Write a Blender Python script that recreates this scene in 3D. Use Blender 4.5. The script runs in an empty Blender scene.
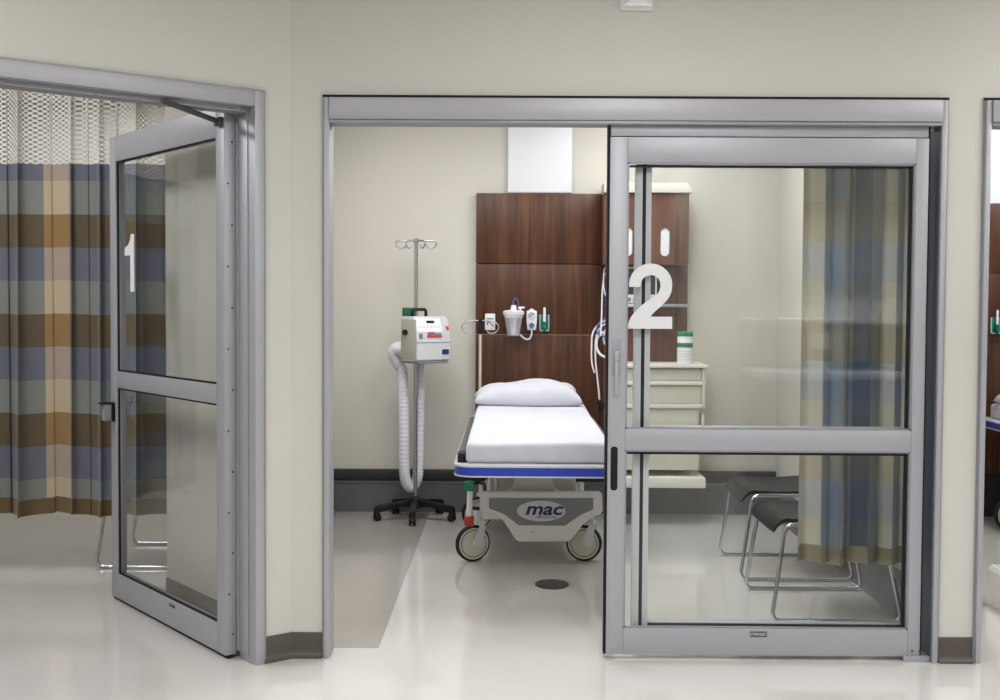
import bpy, bmesh, math, random
from mathutils import Vector, Matrix
random.seed(7)
C = bpy.context.scene.collection
PI = math.pi

# ------------------------------------------------------------------ camera
FOC, PITCH, ROLL, YAW, EYE = 1250.0, .0393, .00587, -.00713, 1.47883   # px, radians, metres

def ray(px, py):
    u, v = px - 500, py - 350
    c, s = math.cos(ROLL), math.sin(ROLL)
    u, v = c*u + s*v, -s*u + c*v
    x, y, z = u/FOC, 1.0, -v/FOC
    c, s = math.cos(PITCH), math.sin(PITCH)
    y, z = c*y + s*z, -s*y + c*z
    c, s = math.cos(YAW), math.sin(YAW)
    x, y = c*x + s*y, -s*x + c*y
    return Vector((x, y, z))

def W(px, py, Y):                     # the point at depth Y
    r = ray(px, py); t = Y/r.y
    return Vector((r.x*t, Y, EYE + r.z*t))
def X(px, py, Y): return W(px, py, Y).x
def Z(px, py, Y): return W(px, py, Y).z

cam = bpy.data.cameras.new('camera'); co = bpy.data.objects.new('camera', cam); C.objects.link(co)
cam.sensor_width = 36; cam.lens = FOC/1000*36; cam.clip_start = .05
r0 = ray(500, 350)
rt = (ray(501, 350) - r0).normalized(); up = (r0 - ray(500, 351)).normalized(); fw = r0.normalized()
M = Matrix((rt, up, -fw)).transposed().to_4x4(); M.translation = (0, 0, EYE)
co.matrix_world = M
bpy.context.scene.camera = co

# ------------------------------------------------------------------ materials
def lin(c):
    c /= 255
    return c/12.92 if c <= .04045 else ((c + .055)/1.055)**2.4
def S(r, g, b): return (lin(r), lin(g), lin(b), 1)

def new_mat(name):
    m = bpy.data.materials.new(name); m.use_nodes = True
    return m, m.node_tree, m.node_tree.nodes['Principled BSDF']

def mat(name, col, rough=.5, metal=0, var=.06, scale=12, bump=0, bscale=60, spec=.5, coat=0):
    m, nt, p = new_mat(name)
    tc = nt.nodes.new('ShaderNodeTexCoord')
    n = nt.nodes.new('ShaderNodeTexNoise'); n.inputs['Scale'].default_value = scale; n.inputs['Detail'].default_value = 4
    nt.links.new(tc.outputs['Object'], n.inputs['Vector'])
    mx = nt.nodes.new('ShaderNodeMix'); mx.data_type = 'RGBA'
    mx.inputs['A'].default_value = tuple(c*(1 - var) for c in col[:3]) + (1,)
    mx.inputs['B'].default_value = tuple(min(1, c*(1 + var)) for c in col[:3]) + (1,)
    nt.links.new(n.outputs['Fac'], mx.inputs['Factor'])
    nt.links.new(mx.outputs['Result'], p.inputs['Base Color'])
    p.inputs['Roughness'].default_value = rough; p.inputs['Metallic'].default_value = metal
    p.inputs['Specular IOR Level'].default_value = spec; p.inputs['Coat Weight'].default_value = coat
    if bump:
        n2 = nt.nodes.new('ShaderNodeTexNoise'); n2.inputs['Scale'].default_value = bscale
        nt.links.new(tc.outputs['Object'], n2.inputs['Vector'])
        b = nt.nodes.new('ShaderNodeBump'); b.inputs['Strength'].default_value = bump; b.inputs['Distance'].default_value = .01
        nt.links.new(n2.outputs['Fac'], b.inputs['Height']); nt.links.new(b.outputs['Normal'], p.inputs['Normal'])
    return m

def wood_mat(name, dark, mid, light):
    m, nt, p = new_mat(name)
    tc = nt.nodes.new('ShaderNodeTexCoord'); mp = nt.nodes.new('ShaderNodeMapping')
    mp.inputs['Scale'].default_value = (8, 8, .5)
    nt.links.new(tc.outputs['Object'], mp.inputs['Vector'])
    n = nt.nodes.new('ShaderNodeTexNoise'); n.inputs['Scale'].default_value = 2.2; n.inputs['Detail'].default_value = 7; n.inputs['Distortion'].default_value = .6
    nt.links.new(mp.outputs['Vector'], n.inputs['Vector'])
    mp2 = nt.nodes.new('ShaderNodeMapping'); mp2.inputs['Scale'].default_value = (90, 90, 2)
    nt.links.new(tc.outputs['Object'], mp2.inputs['Vector'])
    n2 = nt.nodes.new('ShaderNodeTexNoise'); n2.inputs['Scale'].default_value = 1.5; n2.inputs['Detail'].default_value = 3
    nt.links.new(mp2.outputs['Vector'], n2.inputs['Vector'])
    ad = nt.nodes.new('ShaderNodeMath'); ad.operation = 'MULTIPLY_ADD'; ad.inputs[1].default_value = .35
    nt.links.new(n2.outputs['Fac'], ad.inputs[0])
    sc = nt.nodes.new('ShaderNodeMath'); sc.operation = 'MULTIPLY'; sc.inputs[1].default_value = .65
    nt.links.new(n.outputs['Fac'], sc.inputs[0]); nt.links.new(sc.outputs[0], ad.inputs[2])
    cr = nt.nodes.new('ShaderNodeValToRGB'); e = cr.color_ramp.elements
    e[0].position = .34; e[0].color = dark; e[1].position = .66; e[1].color = light
    k = e.new(.5); k.color = mid
    nt.links.new(ad.outputs[0], cr.inputs['Fac']); nt.links.new(cr.outputs['Color'], p.inputs['Base Color'])
    p.inputs['Roughness'].default_value = .42; p.inputs['Specular IOR Level'].default_value = .35
    return m

def glass_mat(name, tint=(.975, .982, .982, 1), ior=1.45):
    m, nt, p = new_mat(name); nt.nodes.remove(p)
    out = nt.nodes['Material Output']
    t = nt.nodes.new('ShaderNodeBsdfTransparent'); t.inputs['Color'].default_value = tint
    g = nt.nodes.new('ShaderNodeBsdfGlossy'); g.inputs['Roughness'].default_value = 0.0
    f = nt.nodes.new('ShaderNodeFresnel')
    ge = nt.nodes.new('ShaderNodeNewGeometry'); mi = nt.nodes.new('ShaderNodeMix')   # same index on leaving the sheet: no inner total reflection
    mi.inputs['A'].default_value = ior; mi.inputs['B'].default_value = 1/ior
    nt.links.new(ge.outputs['Backfacing'], mi.inputs['Factor']); nt.links.new(mi.outputs['Result'], f.inputs['IOR'])
    mx = nt.nodes.new('ShaderNodeMixShader')
    nt.links.new(f.outputs[0], mx.inputs[0]); nt.links.new(t.outputs[0], mx.inputs[1]); nt.links.new(g.outputs[0], mx.inputs[2])
    nt.links.new(mx.outputs[0], out.inputs['Surface'])
    return m

def emit_mat(name, col, k):
    m, nt, p = new_mat(name)
    p.inputs['Emission Color'].default_value = col; p.inputs['Emission Strength'].default_value = k
    p.inputs['Base Color'].default_value = (.8, .8, .8, 1)
    return m

def floor_mat(name, col, rough):
    m, nt, p = new_mat(name)
    tc = nt.nodes.new('ShaderNodeTexCoord')
    n = nt.nodes.new('ShaderNodeTexNoise'); n.inputs['Scale'].default_value = 1.3; n.inputs['Detail'].default_value = 3
    v = nt.nodes.new('ShaderNodeTexNoise'); v.inputs['Scale'].default_value = 190; v.inputs['Detail'].default_value = 2
    nt.links.new(tc.outputs['Object'], n.inputs['Vector']); nt.links.new(tc.outputs['Object'], v.inputs['Vector'])
    a = nt.nodes.new('ShaderNodeMath'); a.operation = 'ADD'
    nt.links.new(n.outputs['Fac'], a.inputs[0]); nt.links.new(v.outputs['Fac'], a.inputs[1])
    cr = nt.nodes.new('ShaderNodeMapRange'); cr.inputs['From Min'].default_value = .6; cr.inputs['From Max'].default_value = 1.4
    nt.links.new(a.outputs[0], cr.inputs['Value'])
    mx = nt.nodes.new('ShaderNodeMix'); mx.data_type = 'RGBA'
    mx.inputs['A'].default_value = tuple(c*.9 for c in col[:3]) + (1,); mx.inputs['B'].default_value = tuple(c*1.06 for c in col[:3]) + (1,)
    nt.links.new(cr.outputs[0], mx.inputs['Factor']); nt.links.new(mx.outputs['Result'], p.inputs['Base Color'])
    p.inputs['Roughness'].default_value = rough; p.inputs['Specular IOR Level'].default_value = .5
    p.inputs['Coat Weight'].default_value = .6; p.inputs['Coat Roughness'].default_value = .05
    n3 = nt.nodes.new('ShaderNodeTexNoise'); n3.inputs['Scale'].default_value = 5
    nt.links.new(tc.outputs['Object'], n3.inputs['Vector'])
    b = nt.nodes.new('ShaderNodeBump'); b.inputs['Strength'].default_value = .05; b.inputs['Distance'].default_value = .02
    nt.links.new(n3.outputs['Fac'], b.inputs['Height']); nt.links.new(b.outputs['Normal'], p.inputs['Normal'])
    return m

def math_node(nt, op, a, b=None):
    n = nt.nodes.new('ShaderNodeMath'); n.operation = op
    for i, v in enumerate((a, b)):
        if v is None: continue
        if isinstance(v, (int, float)): n.inputs[i].default_value = v
        else: nt.links.new(v, n.inputs[i])
    return n.outputs[0]

def ramp(nt, fac, stops):
    cr = nt.nodes.new('ShaderNodeValToRGB'); cr.color_ramp.interpolation = 'CONSTANT'
    e = cr.color_ramp.elements
    e[0].position = stops[0][0]; e[0].color = stops[0][1]; e[1].position = stops[1][0]; e[1].color = stops[1][1]
    for p_, c_ in stops[2:]:
        k = e.new(p_); k.color = c_
    nt.links.new(fac, cr.inputs['Fac'])
    return cr.outputs['Color']

def curtain_mat(name, bands, cols, uper, vper, v0, hem, hem_col):
    """woven plaid: horizontal bands (v = height) crossed with broad vertical columns (u = cloth width)"""
    m, nt, p = new_mat(name)
    uv = nt.nodes.new('ShaderNodeUVMap'); sp = nt.nodes.new('ShaderNodeSeparateXYZ')
    nt.links.new(uv.outputs['UV'], sp.inputs[0])
    u, v = sp.outputs['X'], sp.outputs['Y']
    fv = math_node(nt, 'FRACT', math_node(nt, 'DIVIDE', math_node(nt, 'SUBTRACT', v0, v), vper))
    fu = math_node(nt, 'FRACT', math_node(nt, 'DIVIDE', u, uper))
    nb = len(bands[0])
    tones = [ramp(nt, fv, [(i/nb, c) for i, c in enumerate(b)]) for b in bands]
    cur = tones[0]
    for lo, hi, k in cols:
        inside = math_node(nt, 'MULTIPLY', math_node(nt, 'GREATER_THAN', fu, lo), math_node(nt, 'LESS_THAN', fu, hi))
        mx = nt.nodes.new('ShaderNodeMix'); mx.data_type = 'RGBA'
        nt.links.new(inside, mx.inputs['Factor']); nt.links.new(cur, mx.inputs['A']); nt.links.new(tones[k], mx.inputs['B'])
        cur = mx.outputs['Result']
    mh = nt.nodes.new('ShaderNodeMix'); mh.data_type = 'RGBA'
    nt.links.new(math_node(nt, 'LESS_THAN', v, hem), mh.inputs['Factor']); nt.links.new(cur, mh.inputs['A']); mh.inputs['B'].default_value = hem_col
    w = nt.nodes.new('ShaderNodeTexWave'); w.inputs['Scale'].default_value = 55; w.inputs['Distortion'].default_value = 3
    nt.links.new(uv.outputs['UV'], w.inputs['Vector'])
    wv = nt.nodes.new('ShaderNodeMix'); wv.data_type = 'RGBA'; wv.blend_type = 'MULTIPLY'; wv.inputs['Factor'].default_value = .08
    nt.links.new(mh.outputs['Result'], wv.inputs['A']); nt.links.new(w.outputs['Color'], wv.inputs['B'])
    nt.links.new(wv.outputs['Result'], p.inputs['Base Color'])
    p.inputs['Roughness'].default_value = .7; p.inputs['Sheen Weight'].default_value = .25
    return m

def mesh_mat(name, col, pitch=.02):
    m, nt, p = new_mat(name)
    uv = nt.nodes.new('ShaderNodeUVMap'); sp = nt.nodes.new('ShaderNodeSeparateXYZ'); nt.links.new(uv.outputs['UV'], sp.inputs[0])
    a = math_node(nt, 'SINE', math_node(nt, 'MULTIPLY', sp.outputs['X'], 2*PI/pitch/1.25))
    b = math_node(nt, 'SINE', math_node(nt, 'MULTIPLY', sp.outputs['Y'], 2*PI/pitch))
    hole = math_node(nt, 'GREATER_THAN', math_node(nt, 'MULTIPLY', a, b), .10)
    p.inputs['Base Color'].default_value = col; p.inputs['Roughness'].default_value = .8
    nt.links.new(math_node(nt, 'SUBTRACT', 1.0, hole), p.inputs['Alpha'])
    return m

K = {}
K['wall'] = mat('corridor_paint', S(202, 200, 193), .6, var=.015, scale=3, bump=.04, bscale=220)
K['bay'] = mat('bay_paint', S(201, 198, 189), .6, var=.015, scale=3, bump=.04, bscale=220)
K['ceil'] = mat('ceiling_tile', S(225, 224, 218), .9, var=.03, scale=40)
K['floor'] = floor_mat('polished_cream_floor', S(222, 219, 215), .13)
K['patch'] = floor_mat('polished_grey_floor', S(174, 169, 163), .16)
K['base'] = mat('brown_grey_base', S(84, 77, 73), .45, var=.06)
K['guarddark'] = mat('dark_guard_vinyl', S(50, 49, 53), .4, var=.08, spec=.25)
K['guardgrey'] = mat('grey_base_vinyl', S(98, 98, 102), .4, var=.08)
K['alum'] = mat('anodised_aluminium', S(172, 172, 179), .48, .35, var=.03, scale=5)
K['alumside'] = mat('brushed_aluminium', S(152, 153, 161), .5, .4, var=.03, scale=5)
K['zinc'] = mat('plain_steel', S(172, 175, 181), .5, .4, var=.03)
K['gap'] = mat('black_rubber_gasket', S(22, 23, 27), .6, var=.1, spec=.25)
K['glass'] = glass_mat('door_glass')
K['vinyl'] = mat('white_vinyl', S(222, 223, 227), .5, var=.01)
K['wood'] = wood_mat('walnut_laminate', S(54, 31, 18), S(79, 47, 29), S(102, 65, 41))
K['woodcab'] = wood_mat('walnut_laminate_greyer', S(76, 46, 36), S(100, 64, 51), S(122, 82, 66))
K['white'] = mat('white_plastic', S(228, 228, 230), .4, var=.015)
K['panelwhite'] = mat('white_painted_panel', S(228, 230, 236), .45, var=.012)
K['warm'] = mat('warm_grey_plastic', S(170, 168, 158), .5, var=.03)
K['pale'] = mat('pale_grey_plastic', S(200, 202, 206), .45, var=.02)
K['grey'] = mat('mid_grey_plastic', S(125, 125, 128), .5, var=.03)
K['shroud'] = mat('beige_grey_shroud', S(196, 192, 184), .5, var=.02)
K['basecov'] = mat('stretcher_shell', S(212, 211, 208), .4, var=.015)
K['darkgrey'] = mat('dark_grey_metal', S(80, 79, 78), .5, var=.06, spec=.25)
K['black'] = mat('black_plastic', S(26, 26, 30), .4, var=.12, spec=.25)
K['tyre'] = mat('black_rubber', S(30, 30, 32), .6, var=.12, spec=.25)
K['chrome'] = mat('polished_chrome', S(205, 207, 210), .14, 1.0, var=.02)
K['dullchrome'] = mat('satin_steel', S(176, 178, 180), .28, .95, var=.03)
K['sheet'] = mat('white_cotton', S(200, 201, 211), .85, var=.015, bump=.25, bscale=14)
K['blue'] = mat('blue_bumper', S(38, 62, 178), .4, var=.06)
K['navy'] = mat('navy_print', S(34, 30, 96), .5, var=.05)
K['red'] = mat('red_plastic', S(168, 42, 38), .45, var=.06)
K['green'] = mat('green_plastic', S(0, 122, 92), .4, var=.06)
K['darkgreen'] = mat('dark_green_plastic', S(22, 92, 72), .4, var=.06)
K['redprint'] = mat('red_print', S(205, 70, 62), .5, var=.05)
K['greyprint'] = mat('grey_print', S(120, 122, 128), .5, var=.05)
K['cream'] = mat('cream_laminate', S(212, 209, 194), .45, var=.015)
K['creamedge'] = mat('pale_cream_edge', S(230, 228, 220), .4, var=.01)
K['wheel'] = mat('cream_wheel_disc', S(200, 196, 180), .4, var=.04)
K['screen'] = mat('monitor_screen', S(52, 58, 74), .18, var=.05)
K['seat'] = mat('black_seat_vinyl', S(15, 15, 19), .36, var=.06, spec=.12)
K['hose'] = mat('pale_lilac_hose', S(220, 220, 230), .5, var=.03)
K['bluehose'] = mat('blue_tubing', S(70, 96, 170), .35, var=.06)
K['whitecable'] = mat('white_cable', S(224, 224, 226), .45, var=.02)
K['clear'] = mat('clear_plastic', S(214, 214, 224), .2, var=.02)
K['clear'].node_tree.nodes['Principled BSDF'].inputs['Alpha'].default_value = .3
K['liner'] = mat('frosted_liner', S(226, 226, 238), .4, var=.03)
K['dark'] = mat('dark_iron', S(74, 68, 64), .5, .3, var=.1, scale=60)
K['pocket'] = mat('pocket_shade', S(78, 84, 95), .5, var=.05)
K['jointglint'] = mat('joint_highlight', S(150, 122, 104), .5, var=.05)
K['plate'] = mat('maker_plate', S(96, 96, 100), .4, .5, var=.05)
K['lamp'] = emit_mat('lamp_diffuser', (1, .985, .95, 1), 2.0)
K['lens'] = mat('dome_lens', S(236, 236, 240), .3, var=.01)
K['net'] = mesh_mat('white_curtain_net', S(236, 232, 226), .025)
gg, br, lv = S(130, 133, 129), S(94, 80, 60), S(103, 106, 121)
K['plaid'] = curtain_mat('plaid_curtain_cloth',
    [[gg, br, lv], [S(192, 174, 146), S(150, 117, 72), S(170, 154, 140)], [S(122, 130, 136), S(108, 92, 66), S(112, 116, 134)]],
    [(.30, .46, 1), (.62, .86, 2)], 1.25, .528, 2.10, .41, S(104, 84, 50))
K['plaid2'] = curtain_mat('pale_plaid_curtain_cloth',
    [[S(150, 160, 170), S(160, 158, 150), S(144, 156, 178)], [S(218, 212, 192), S(208, 199, 174), S(204, 205, 202)], [S(88, 99, 112), S(100, 103, 106), S(84, 98, 122)]],
    [(.0, .16, 1), (.36, .50, 1), (.60, .70, 2), (.80, .9, 1)], 1.0, .528, 2.10, .40, S(158, 150, 124))

# ------------------------------------------------------------------ mesh building
def meta(o, label=None, cat=None, group=None, kind=None):
    if label: o['label'] = label
    if cat: o['category'] = cat
    if group: o['group'] = group
    if kind: o['kind'] = kind
    return o

def thing(name, loc, label=None, cat=None, group=None, kind=None, rz=0):
    o = bpy.data.objects.new(name, None); C.objects.link(o)
    o.location = loc; o.rotation_euler = (0, 0, rz); o.empty_display_size = .05
    return meta(o, label, cat, group, kind)

def copy_tree(o, parent=None):
    c = o.copy(); C.objects.link(c)
    if parent is not None: c.parent = parent
    for ch in list(o.children): copy_tree(ch, c)
    return c

class MB:
    def __init__(s): s.bm = bmesh.new(); s.uv = None
    def box(s, x0, x1, y0, y1, z0, z1, bev=0, seg=2, mx=None):
        m = Matrix.Translation(((x0+x1)/2, (y0+y1)/2, (z0+z1)/2)) @ Matrix.Diagonal((abs(x1-x0), abs(y1-y0), abs(z1-z0), 1))
        if mx is not None: m = mx @ m
        vs = bmesh.ops.create_cube(s.bm, size=1, matrix=m)['verts']
        if bev:
            es = list({e for v in vs for e in v.link_edges})
            bmesh.ops.bevel(s.bm, geom=es, offset=bev, segments=seg, affect='EDGES', profile=.5)
        return s
    def prism(s, poly, f, d0, d1, bev=0, seg=2):
        """extrude the outline poly (u,v) between d0 and d1; f(u,v,d) gives the point"""
        a = [s.bm.verts.new(f(u, v, d0)) for u, v in poly]; b = [s.bm.verts.new(f(u, v, d1)) for u, v in poly]
        n = len(poly); fs = [s.bm.faces.new(a), s.bm.faces.new(b[::-1])]
        for i in range(n):
            fs.append(s.bm.faces.new((a[i], b[i], b[(i+1) % n], a[(i+1) % n])))
        if bev:
            bmesh.ops.recalc_face_normals(s.bm, faces=fs)
            es = list({e for q in fs[:2] for e in q.edges})
            bmesh.ops.bevel(s.bm, geom=es, offset=bev, segments=seg, affect='EDGES', profile=.5)
        return s
    def tube(s, pts, r, n=14, closed=False):
        pts = [Vector(p) for p in pts]; m = len(pts)
        rs = r if isinstance(r, (list, tuple)) else [r]*m
        tang = []
        for i in range(m):
            if closed: t = pts[(i+1) % m] - pts[i-1]
            else: t = pts[min(i+1, m-1)] - pts[max(i-1, 0)]
            tang.append(t.normalized())
        nrm = tang[0].orthogonal().normalized(); rings = []
        for i in range(m):
            nrm = (nrm - tang[i]*nrm.dot(tang[i]))
            nrm = nrm.normalized() if nrm.length > 1e-6 else tang[i].orthogonal().normalized()
            bn = tang[i].cross(nrm)
            rings.append([s.bm.verts.new(pts[i] + (nrm*math.cos(2*PI*k/n) + bn*math.sin(2*PI*k/n))*rs[i]) for k in range(n)])
        for i in range(m if closed else m-1):
            a, b = rings[i], rings[(i+1) % m]
            for k in range(n): s.bm.faces.new((a[k], a[(k+1) % n], b[(k+1) % n], b[k]))
        if not closed:
            s.bm.faces.new(rings[0][::-1]); s.bm.faces.new(rings[-1])
        return s
    def lathe(s, prof, c, axis='Z', n=28, cap=True):
        c = Vector(c)
        ex = {'Z': (Vector((1,0,0)), Vector((0,1,0)), Vector((0,0,1))), 'Y': (Vector((1,0,0)), Vector((0,0,1)), Vector((0,1,0))),
              'X': (Vector((0,1,0)), Vector((0,0,1)), Vector((1,0,0)))}[axis] if isinstance(axis, str) else axis
        rings = [[s.bm.verts.new(c + (ex[0]*math.cos(2*PI*k/n) + ex[1]*math.sin(2*PI*k/n))*max(r, 1e-5) + ex[2]*h) for k in range(n)] for r, h in prof]
        for a, b in zip(rings, rings[1:]):
            for k in range(n): s.bm.faces.new((a[k], a[(k+1) % n], b[(k+1) % n], b[k]))
        if cap and prof[0][0] > 1e-4: s.bm.faces.new(rings[0][::-1])
        if cap and prof[-1][0] > 1e-4: s.bm.faces.new(rings[-1])
        return s
    def ball(s, c, r, sc=(1, 1, 1), n=20):
        bmesh.ops.create_uvsphere(s.bm, u_segments=n, v_segments=n//2, radius=r, matrix=Matrix.Translation(c) @ Matrix.Diagonal((*sc, 1)))
        return s
    def grid(s, f, nu, nv, uvf=None):
        if uvf and s.uv is None: s.uv = s.bm.loops.layers.uv.new('UVMap')
        g = [[s.bm.verts.new(f(i/nu, j/nv)) for j in range(nv+1)] for i in range(nu+1)]
        for i in range(nu):
            for j in range(nv):
                q = s.bm.faces.new((g[i][j], g[i+1][j], g[i+1][j+1], g[i][j+1]))
                if uvf:
                    for lp, (a, b) in zip(q.loops, ((i, j), (i+1, j), (i+1, j+1), (i, j+1))): lp[s.uv].uv = uvf(a/nu, b/nv)
        return s
    def build(s, name, m, parent=None, world=True, ang=32, label=None, recalc=True):
        bmesh.ops.remove_doubles(s.bm, verts=s.bm.verts, dist=1e-5)
        bmesh.ops.dissolve_degenerate(s.bm, edges=s.bm.edges, dist=1e-6)
        if recalc: bmesh.ops.recalc_face_normals(s.bm, faces=s.bm.faces)
        off = Vector((0, 0, 0)); p = parent
        if world:
            while p is not None: off += p.location; p = p.parent
        if off.length: bmesh.ops.translate(s.bm, verts=s.bm.verts, vec=-off)
        me = bpy.data.meshes.new(name); s.bm.to_mesh(me); s.bm.free()
        me.polygons.foreach_set('use_smooth', [True]*len(me.polygons)); me.set_sharp_from_angle(angle=math.radians(ang))
        me.materials.append(m)
        o = bpy.data.objects.new(name, me); C.objects.link(o)
        if parent is not None: o.parent = parent
        if label: o['label'] = label
        return o

def arc(cx, cy, r, a0, a1, n):
    return [(cx + r*math.cos(math.radians(a0 + (a1-a0)*i/n)), cy + r*math.sin(math.radians(a0 + (a1-a0)*i/n))) for i in range(n+1)]
def rrect(x0, x1, y0, y1, r, n=6):
    return arc(x1-r, y1-r, r, 0, 90, n) + arc(x0+r, y1-r, r, 90, 180, n) + arc(x0+r, y0+r, r, 180, 270, n) + arc(x1-r, y0+r, r, 270, 360, n)
XZ = lambda u, v, d: (u, d, v)          # outline in a frontal plane, depth along Y
XY = lambda u, v, d: (u, v, d)
YZ = lambda u, v, d: (d, u, v)

def spline(pts, n=8):
    pts = [Vector(p) for p in pts]; out = []
    for i in range(len(pts)-1):
        p0, p1, p2, p3 = pts[max(i-1, 0)], pts[i], pts[i+1], pts[min(i+2, len(pts)-1)]
        for k in range(n):
            t = k/n
            out.append(.5*((2*p1) + (p2-p0)*t + (2*p0-5*p1+4*p2-p3)*t*t + (3*p1-p0-3*p2+p3)*t**3))
    return out + [pts[-1]]

def fillet(pts, r, n=6):
    """polyline with rounded corners"""
    pts = [Vector(p) for p in pts]; out = [pts[0]]
    for i in range(1, len(pts)-1):
        a, b, c = pts[i-1], pts[i], pts[i+1]
        d1, d2 = (a-b), (c-b); rr = min(r, d1.length*.49, d2.length*.49)
        p, q = b + d1.normalized()*rr, b + d2.normalized()*rr
        for k in range(n+1):
            t = k/n; out.append((1-t)**2*p + 2*t*(1-t)*b + t*t*q)
    return out + [pts[-1]]

def writing(name, text, size, m, parent, loc, extrude=.0006, shear=0, bold=0, rz=0, xs=1, label=None):
    """raised lettering facing -Y, centred on loc (world)"""
    cu = bpy.data.curves.new(name, 'FONT'); cu.body = text; cu.size = size; cu.align_x = 'CENTER'; cu.align_y = 'CENTER'
    cu.extrude = extrude; cu.shear = shear; cu.offset = bold; cu.resolution_u = 4
    t = bpy.data.objects.new(name, cu); C.objects.link(t)
    bpy.context.view_layer.update()
    me = bpy.data.meshes.new_from_object(t.evaluated_get(bpy.context.evaluated_depsgraph_get()))
    bpy.data.objects.remove(t)
    me.transform(Matrix.Rotation(PI/2, 4, 'X') @ Matrix.Diagonal((xs, 1, 1, 1)))
    if rz: me.transform(Matrix.Rotation(rz, 4, 'Z'))
    off = Vector(loc); p = parent
    while p is not None: off -= p.location; p = p.parent
    me.transform(Matrix.Translation(off)); me.name = name
    me.materials.clear(); me.materials.append(m)
    o = bpy.data.objects.new(name, me); C.objects.link(o); o.parent = parent
    return o

# ------------------------------------------------------------------ key depths
D, B, CEIL = 5.12, 8.69, 2.92          # front wall face, bay back wall, ceiling
WT = .115                               # front wall thickness
xl, xr, x3 = -.7635, 1.7765, 1.918      # outer edges of the bay 2 frame, left edge of the bay 3 frame
H = 2.312

# ------------------------------------------------------------------ setting
def struct(mb, name, m): return meta(mb.build(name, m), kind='structure')

struct(MB().box(-5, 7, -3, 9.8, -.1, 0), 'floor', K['floor'])
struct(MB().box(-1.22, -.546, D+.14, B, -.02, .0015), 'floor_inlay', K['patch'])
struct(MB().box(-5, 7, -3, 9.8, CEIL, CEIL+.1), 'ceiling', K['ceil'])
# front wall: around the bay 2 and bay 3 openings
w = MB()
w.box(xl, xr, D, D+WT, H, CEIL); w.box(xr, x3, D, D+WT, 0, CEIL); w.box(x3, 4.6, D, D+WT, H, CEIL); w.box(4.6, 7, D, D+WT, 0, CEIL)
w.prism([(-.894, D), (xl, D), (xl, D+WT), (-.93, D+WT+.03)], XY, 0, CEIL)
struct(w, 'wall_front', K['wall'])
# angled wall of bay 1
ang1 = math.atan2(.6471, .7624)
P1 = Vector((-.894, D, 0)); d1 = Vector((-math.cos(ang1), -math.sin(ang1), 0)); n1 = Vector((-math.sin(ang1), math.cos(ang1), 0))
def A1(s, t, z): return P1 + d1*s + n1*t + Vector((0, 0, z))      # along the wall, into bay 1, up
def abox(mb, s0, s1, t0, t1, z0, z1, bev=0): return mb.box(s0, s1, t0, t1, z0, z1, bev, mx=Matrix(((d1.x, n1.x, 0, P1.x), (d1.y, n1.y, 0, P1.y), (0, 0, 1, 0), (0, 0, 0, 1))))
O0, O1 = .138, 1.47                     # bay 1 opening along the wall
w = MB(); abox(w, 0, O0, 0, .115, 0, CEIL); abox(w, O0, O1, 0, .115, H, CEIL); abox(w, O1, 5.6, 0, .115, 0, CEIL)
struct(w, 'wall_angled', K['wall'])
# partition between bay 1 and bay 2 (its near face lies at right angles to the angled wall)
struct(MB().prism([(-.985, 5.20), (-1.685, 6.125), (-1.38, 6.36), (-1.38, 9.2), (-1.22, 9.2), (-1.22, D+WT), (-.93, D+WT)], XY, 0, CEIL), 'wall_partition_left', K['bay'])
struct(MB().box(1.862, 1.99, D+WT, B, 0, CEIL), 'wall_partition_right', K['bay'])
struct(MB().box(-1.22, 7, B, B+.1, 0, CEIL), 'wall_back', K['bay'])
struct(MB().box(-5, -1.38, 9.2, 9.3, 0, CEIL), 'wall_bay_back', K['bay'])
struct(MB().box(-5.1, -5, -3, 9.3, 0, CEIL), 'wall_left', K['wall'])
struct(MB().box(7, 7.1, -3, B+.1, 0, CEIL), 'wall_right', K['wall'])
struct(MB().box(-5, 7, -3.1, -3, 0, CEIL), 'wall_behind', K['wall'])
struct(MB().box(1.40, 7, -3, 2.70, 0, CEIL), 'wall_corridor_right', K['wall'])

def cove(mb, f, L, h=.104, t=.006, toe=.028):
    """flexible base with a curved toe: profile (out, up) swept along f(s, out, z)"""
    prof = [(0, 0), (toe, 0), (toe, .003), (toe*.62, .007), (toe*.33, .017), (t, .036), (t, h-.003), (t*.5, h), (0, h)]
    a = [mb.bm.verts.new(f(0, u, z)) for u, z in prof]; b = [mb.bm.verts.new(f(L, u, z)) for u, z in prof]
    mb.bm.faces.new(a); mb.bm.faces.new(b[::-1]); n = len(prof)
    for i in range(n): mb.bm.faces.new((a[i], b[i], b[(i+1) % n], a[(i+1) % n]))
b = MB(); cove(b, lambda s, o, z: (xr + .002 + s, D - o, z), x3 - xr - .004); struct(b, 'baseboard_front', K['base'])
b = MB(); cove(b, lambda s, o, z: (-.894 + s, D - o, z), xl - .002 + .894)
cove(b, lambda s, o, z: A1(s, -o, z), O0 - .002); struct(b, 'baseboard_corner', K['base'])
pd = Vector((-.70, .925, 0)); pl = pd.length; pd.normalize(); pn = Vector((-pd.y, pd.x, 0))
b = MB(); cove(b, lambda s, o, z: Vector((-.985, 5.20, z)) + pd*(.12 + s) + pn*o, pl - .12); struct(b, 'baseboard_partition', K['base'])
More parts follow.
